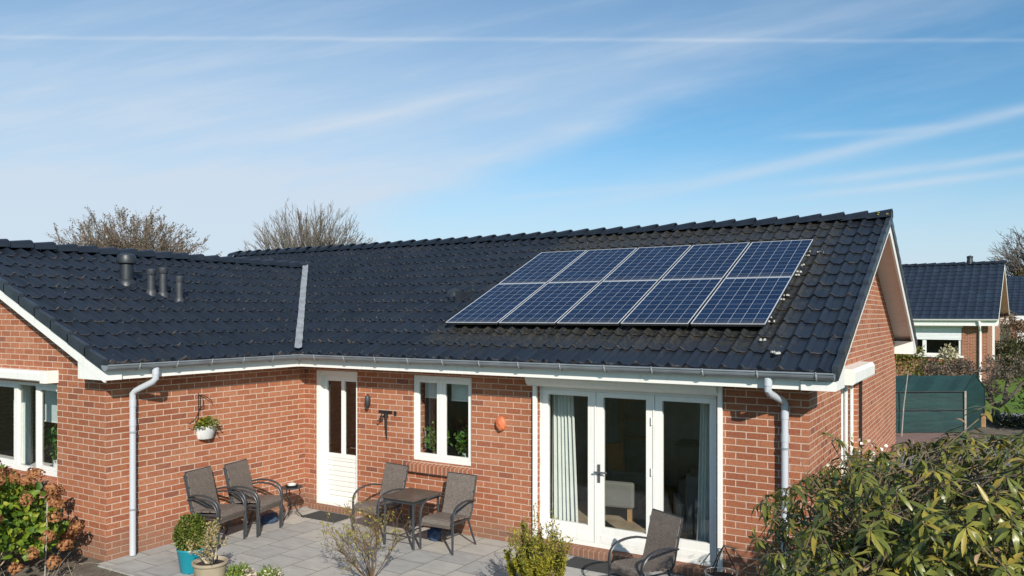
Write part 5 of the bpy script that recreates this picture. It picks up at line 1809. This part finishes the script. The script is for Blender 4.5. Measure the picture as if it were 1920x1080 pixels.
MB().tube([TP(-.05, -.07, 0), TP(-.05, -.07, He + .02)], .032, 8).build('corner_post', M['grey_wood'], t)
w = MB(); w.tube([TP(0, -.05, .62), TP(Ln, -.05, .62)], .015, 6); w.tube([TP(0, -.05, He), TP(Ln, -.05, He)], .015, 6); w.build('frame_rail', M['iron'], t)
o = MB().box(-.07, .07, -.07, .07, 0, .38).build('wooden_post', M['oak'], loc=(-0.22, 26.35, 0), bevel=.01); tag(o, 'short pale wooden post at the end of the green net tent', 'post')
o = MB().tube([(0, 0, 0), (.05, .0, .8), (.16, 0, 1.75)], [.02, .018, .012], 6).build('garden_stake', M['grey_wood'], loc=(-2.05, 23.2, 0)); tag(o, 'leaning pale stake in front of the green net tent', 'stake')

# ================================================================ HEDGES, SHRUBS AND TREES BEYOND
def hedge(name, label, x0, y0, x1, y1, hgt, th, m_, n, L, seed, cat='hedge', rough=.12):
    rr = np.random.RandomState(seed)
    t = thing(name, label, cat, ((x0 + x1) / 2, (y0 + y1) / 2, 0))
    a = np.array([x0, y0]) - np.array([(x0 + x1) / 2, (y0 + y1) / 2]); d = np.array([x1 - x0, y1 - y0]); ln = np.linalg.norm(d); du = d / ln; dv = np.array([-du[1], du[0]])
    s = rr.rand(n); face = rr.rand(n)
    bumps = 1 + rough * np.sin(s * ln * 2.1 + seed) + rough * .6 * np.sin(s * ln * 5.3)
    c = np.where(face < .35, rr.uniform(-1, 1, n), np.where(face < .8, -1 + rr.rand(n) * .35, 1 - rr.rand(n) * .3)) * th / 2
    z = np.where(face < .35, hgt * (1 - rr.rand(n) * .15), hgt * rr.uniform(.02, 1, n)) * bumps
    P_ = np.stack([a[0] + du[0] * s * ln + dv[0] * c, a[1] + du[1] * s * ln + dv[1] * c, z], 1) + rr.normal(size=(n, 3)) * .05
    P_[:, 2] = np.maximum(P_[:, 2], .02)
    leaf_object('foliage', m_, [leaf_mesh(P_, unit(rr.normal(size=(n, 3)) + np.array([0, 0, .4])), unit(rr.normal(size=(n, 3)) + np.array([0, 0, .7])), L * rr.uniform(.6, 1.4, n), L * .5 * rr.uniform(.6, 1.4, n))], t)
    sg = []
    for k in range(max(4, int(ln * 3))):
        q = a + d * rr.rand() + dv * rr.uniform(-.3, .3) * th
        sg.append(([(q[0], q[1], 0), (q[0] + rr.normal() * .1, q[1] + rr.normal() * .1, hgt * .5), (q[0] + rr.normal() * .2, q[1] + rr.normal() * .2, hgt * .9)], [.02, .014, .006]))
    stems_mesh(sg, 4).build('stems', M['bark'], t)
    return t


hedge('hedge', 'yellow-green clipped hedge behind the green net tent', -4.6, 32.4, -2.35, 33.6, 1.72, .9, M['hedge'], 4200, .10, 3)
hedge('hedge', 'reddish-brown hedge below the neighbour\'s window', -2.3, 33.6, -.7, 34.3, 1.25, .9, M['hedge_red'], 2600, .11, 5)
hedge('hedge', 'tall brown twiggy hedge beside the neighbour\'s house', .35, 52.0, 6.0, 53.5, 2.9, 1.6, M['brown_leaf'], 5200, .17, 7)
hedge('hedge', 'dark evergreen hedge at the foot of the brown hedge beyond the lawn', .4, 46.5, 1.55, 50.0, 1.7, 1.1, M['hedge_dark'], 2600, .13, 8)
hedge('ground_cover', 'low dark ground cover in the bed around the gnarled tree', -.1, 27.0, 3.0, 28.0, .20, 1.5, M['hedge_dark'], 2000, .10, 9, 'ground cover')


def bush(name, label, loc, r, n, L, m_, seed, cat='bush', trunk=True):
    t = thing(name, label, cat, loc)
    leaf_object('foliage', m_, [ellipsoid_leaves((0, 0, r[2] * .9), r, n, L, L * .5, shell=.35, seed=seed, lumpy=.2)], t)
    w = MB()
    for k in range(5):
        a = k * 1.26; w.tube([(0, 0, 0), (math.cos(a) * r[0] * .3, math.sin(a) * r[1] * .3, r[2] * .6), (math.cos(a) * r[0] * .6, math.sin(a) * r[1] * .6, r[2] * 1.3)], [.03, .02, .008], 5)
    w.build('trunk', M['bark'], t)
    return t


bush('dark_bush', 'dense dark evergreen bush beside the gnarled tree', (1.50, 25.9, 0), (.78, .75, .95), 3600, .10, M['hedge_dark'], 3)
bush('golden_tree', 'rounded golden-brown tree crown behind the far roof', (2.9, 68.0, 0), (2.6, 2.2, 3.6), 5200, .26, M['gold'], 5, 'tree')


def bare_tree(name, label, loc, stems, L, r, depth, seed, spread, kids, up, shrink, bark, bend=.07, lean=(.1, .5), z0=1.2, buds=None, nb_=0, bsize=.07, rmin=.006, start=.3, cat='tree'):
    rr = np.random.RandomState(seed)
    t = thing(name, label, cat, loc)
    segs, tips = [], []
    w = MB(); w.tube([(0, 0, 0), (.03, .02, z0 * .5), (0, 0, z0 + .15)], [r * 2.2, r * 1.8, r * 1.5], 9); w.build('trunk', M['bark'], t, smooth=True)
    for k in range(stems):
        a = 2 * math.pi * k / stems + rr.uniform(-.3, .3); ln = rr.uniform(*lean)
        branchy(rr, (0, 0, z0 * rr.uniform(.8, 1.05)), (math.cos(a) * ln, math.sin(a) * ln, 1), L * rr.uniform(.85, 1.1) / (1 + ln * .25), r, depth, segs, tips, spread, kids, bend, up, shrink, 4, start, rmin)
    big = [s for s in segs if s[1][0] > rmin * 2.2]; small = [s for s in segs if s[1][0] <= rmin * 2.2]
    mb = MB()
    for pts, rd in big: mb.tube(pts, rd, 5, cap=False)
    for pts, rd in small: mb.tube(pts, rd, 3, cap=False)
    mb.build('crown', M[bark], t, smooth=True)
    if buds:
        tp = []
        for pts, rd in small:
            p = np.array(pts)
            for q in range(nb_):
                s = rr.randint(len(p) - 1); f = rr.rand(); tp.append(p[s] * (1 - f) + p[s + 1] * f)
        tp = np.array(tp); n = len(tp)
        leaf_object('buds', M[buds], [leaf_mesh(tp, unit(rr.normal(size=(n, 3))), unit(rr.normal(size=(n, 3))), bsize * rr.uniform(.6, 1.4, n), bsize * .7, .1)], t)
    return t


def fan_tree(name, label, loc, base_z, centre, radii, nprim, seed, bark, chaos=.06, kids=(9, 13), kids2=(3, 5), r0=.05, rmin=.011, twig=.9, fill=.35, upb=.25, buds=None, nb_=2, bsize=.08):
    """leafless crown: limbs fan out from the trunk to a dome, with straight twigs along each"""
    rr = np.random.RandomState(seed)
    t = thing(name, label, 'tree', loc)
    MB().tube([(0, 0, 0), (.04, .02, base_z * .5), (0, 0, base_z + .2)], [r0 * 4.2, r0 * 3.2, r0 * 2.6], 9).build('trunk', M['bark'], t, smooth=True)
    big, small = [], []
    c = np.array([0, 0, centre]); radii = np.array(radii)
    for k in range(nprim):
        a = 2.399 * k + rr.uniform(-.3, .3); h_ = 1 - (k + .5) / nprim * .86
        d = np.array([math.cos(a) * math.sqrt(max(0, 1 - h_ * h_)), math.sin(a) * math.sqrt(max(0, 1 - h_ * h_)), h_])
        end = c + d * radii * (rr.uniform(.84, .93) if rr.rand() > fill else rr.uniform(.5, .82))
        st = np.array([rr.normal() * .12, rr.normal() * .12, base_z * rr.uniform(.85, 1.05)])
        mid = st + (end - st) * .5 + np.array([d[0], d[1], 0]) * -.10 * radii[0] + np.array([0, 0, -.02]) * radii[2]
        pts = []
        for q in range(9):
            f = q / 8; p = (1 - f) ** 2 * st + 2 * f * (1 - f) * mid + f * f * end
            pts.append(p + rr.normal(size=3) * chaos * (0 if q in (0, 8) else 1))
        big.append(([tuple(p) for p in pts], [r0 * (1 - .86 * q / 8) + rmin * .6 for q in range(9)]))
        for m_ in range(rr.randint(*kids)):
            f = rr.uniform(.22, .97); i_ = min(7, int(f * 8)); p = pts[i_] + (pts[i_ + 1] - pts[i_]) * (f * 8 - i_)
            ax = unit(pts[i_ + 1] - pts[i_]); sd_ = rr.normal(size=3); sd_ = unit(sd_ - ax * sd_.dot(ax))
            dd = unit(ax + sd_ * rr.uniform(.30, .75) + np.array([0, 0, upb])); L_ = twig * rr.uniform(.6, 1.25) * (1.25 - .6 * f)
            e1 = p + dd * L_ * .5 + rr.normal(size=3) * chaos * .5; e2 = p + dd * L_ + rr.normal(size=3) * chaos + np.array([0, 0, .04 * L_])
            small.append(([tuple(p), tuple(e1), tuple(e2)], [rmin * 1.4, rmin * 1.1, rmin * .7]))
            for n_ in range(rr.randint(*kids2)):
                g = rr.uniform(.2, .95); p2 = p + (e2 - p) * g
                sd2 = rr.normal(size=3); dd2 = unit(dd + unit(sd2) * rr.uniform(.35, .8) + np.array([0, 0, upb * .7])); L2 = L_ * rr.uniform(.3, .6)
                small.append(([tuple(p2), tuple(p2 + dd2 * L2 * .5 + rr.normal(size=3) * chaos * .3), tuple(p2 + dd2 * L2)], [rmin * .95, rmin * .8, rmin * .55]))
    mb = MB()
    for pts, rd in big: mb.tube(pts, rd, 5, cap=False)
    for pts, rd in small: mb.tube(pts, rd, 3, cap=False)
    mb.build('crown', M[bark], t, smooth=True)
    if buds:
        tp = []
        for pts, rd in small:
            p = np.array(pts)
            for q in range(nb_):
                s_ = rr.randint(len(p) - 1); f = rr.rand(); tp.append(p[s_] * (1 - f) + p[s_ + 1] * f)
        tp = np.array(tp); n = len(tp)
        leaf_object('buds', M[buds], [leaf_mesh(tp, unit(rr.normal(size=(n, 3))), unit(rr.normal(size=(n, 3))), bsize * rr.uniform(.6, 1.4, n), bsize * .7, .1)], t)
    return t


fan_tree('bare_tree', 'vase-shaped leafless tree with many straight twigs behind the middle of the roof', (-32.9, 32.1, 0), 3.2, 5.2, (4.5, 4.5, 4.85), 260, 7, 'bark_far', chaos=.03, kids=(13, 18), kids2=(3, 5), r0=.030, twig=.85, rmin=.0085, fill=.4)
fan_tree('budding_tree', 'broad leafless tree with reddish-brown buds behind the ridge of the short wing', (-37.6, 24.2, 0), 4.0, 5.5, (4.4, 4.4, 3.35), 200, 12, 'bark_far', chaos=.10, kids=(11, 15), kids2=(3, 5), r0=.028, twig=.8, rmin=.007, upb=.12, buds='bud', nb_=3, bsize=.068)
fan_tree('bare_tree', 'tall grey leafless tree behind the far roof', (4.3, 71.0, 0), 3.4, 6.0, (5.0, 5.0, 4.4), 110, 9, 'bark_grey', chaos=.14, kids=(13, 18), kids2=(4, 6), twig=1.6, rmin=.017, upb=.05)

# gnarled pruned tree with curled brown leaves
t = thing('gnarled_tree', 'gnarled low fruit tree with spreading limbs and curled brown leaves in front of the lawn', 'tree', (0.11, 27.4, 0))
w = MB()
w.tube([(0, 0, 0), (.0, 0, .15), (-.02, 0, .42), (.03, 0, .60)], [.15, .115, .105, .10], 10)
w.build('trunk', M['bark'], t, smooth=True)
rr = np.random.RandomState(77); segs, tips = [], []
limbs = [[(.0, 0, .5), (-.22, .02, .72), (-.48, .05, .86), (-.85, .05, 1.08), (-1.15, .0, 1.42)], [(.05, 0, .52), (.25, -.03, .70), (.45, .0, .92), (.62, .05, 1.20), (.8, .05, 1.45)],
         [(-.1, 0, .62), (-.2, .15, 1.0), (-.1, .25, 1.3), (.0, .3, 1.55)], [(.2, .0, .66), (.25, .2, 1.05), (.3, .3, 1.45)], [(-.45, .05, .85), (-.5, -.1, 1.2), (-.55, -.1, 1.5)]]
for pts in limbs:
    segs.append((pts, list(np.linspace(.075, .03, len(pts)))))
    for p in pts[2:]:
        for k in range(4):
            branchy(rr, p, unit(rr.normal(size=3) * np.array([1.2, .8, .6]) + np.array([0, 0, .55])), .46, .018, 2, segs, tips, .8, (3, 4), .22, .1, .62, 3, .3, .005)
stems_mesh(segs, 5).build('limbs', M['bark'], t, smooth=True)
tp = np.array([q[0] for q in tips]); n = 900; tp = tp[tp[:, 2] > .85]; i = rr.randint(len(tp), size=n); P_ = tp[i] + rr.normal(size=(n, 3)) * .05
leaf_object('foliage', M['curl_leaf'], [leaf_mesh(P_, unit(rr.normal(size=(n, 3)) + np.array([0, 0, -.4])), unit(rr.normal(size=(n, 3))), rr.uniform(.05, .10, n), rr.uniform(.03, .06, n), .35)], t)


# ---------------------------------------------------------------- repeats share a group
for stem_, grp in {'curtain': 'curtains behind the windows', 'roller_blind': 'blinds behind the windows', 'house_plant': 'house plants on the windowsills',
                   'armchair': 'armchairs in the living room', 'bare_tree': 'leafless trees behind the roofs', 'hedge': 'hedges beyond the garden',
                   'doormat': 'doormats on the patio', 'cloth_bundle': 'cloths lying under the chairs', 'garden_stake': 'stakes in the garden'}.items():
    for o in bpy.data.objects:
        if o.parent is None and o.name.split('.')[0] == stem_:
            o['group'] = grp
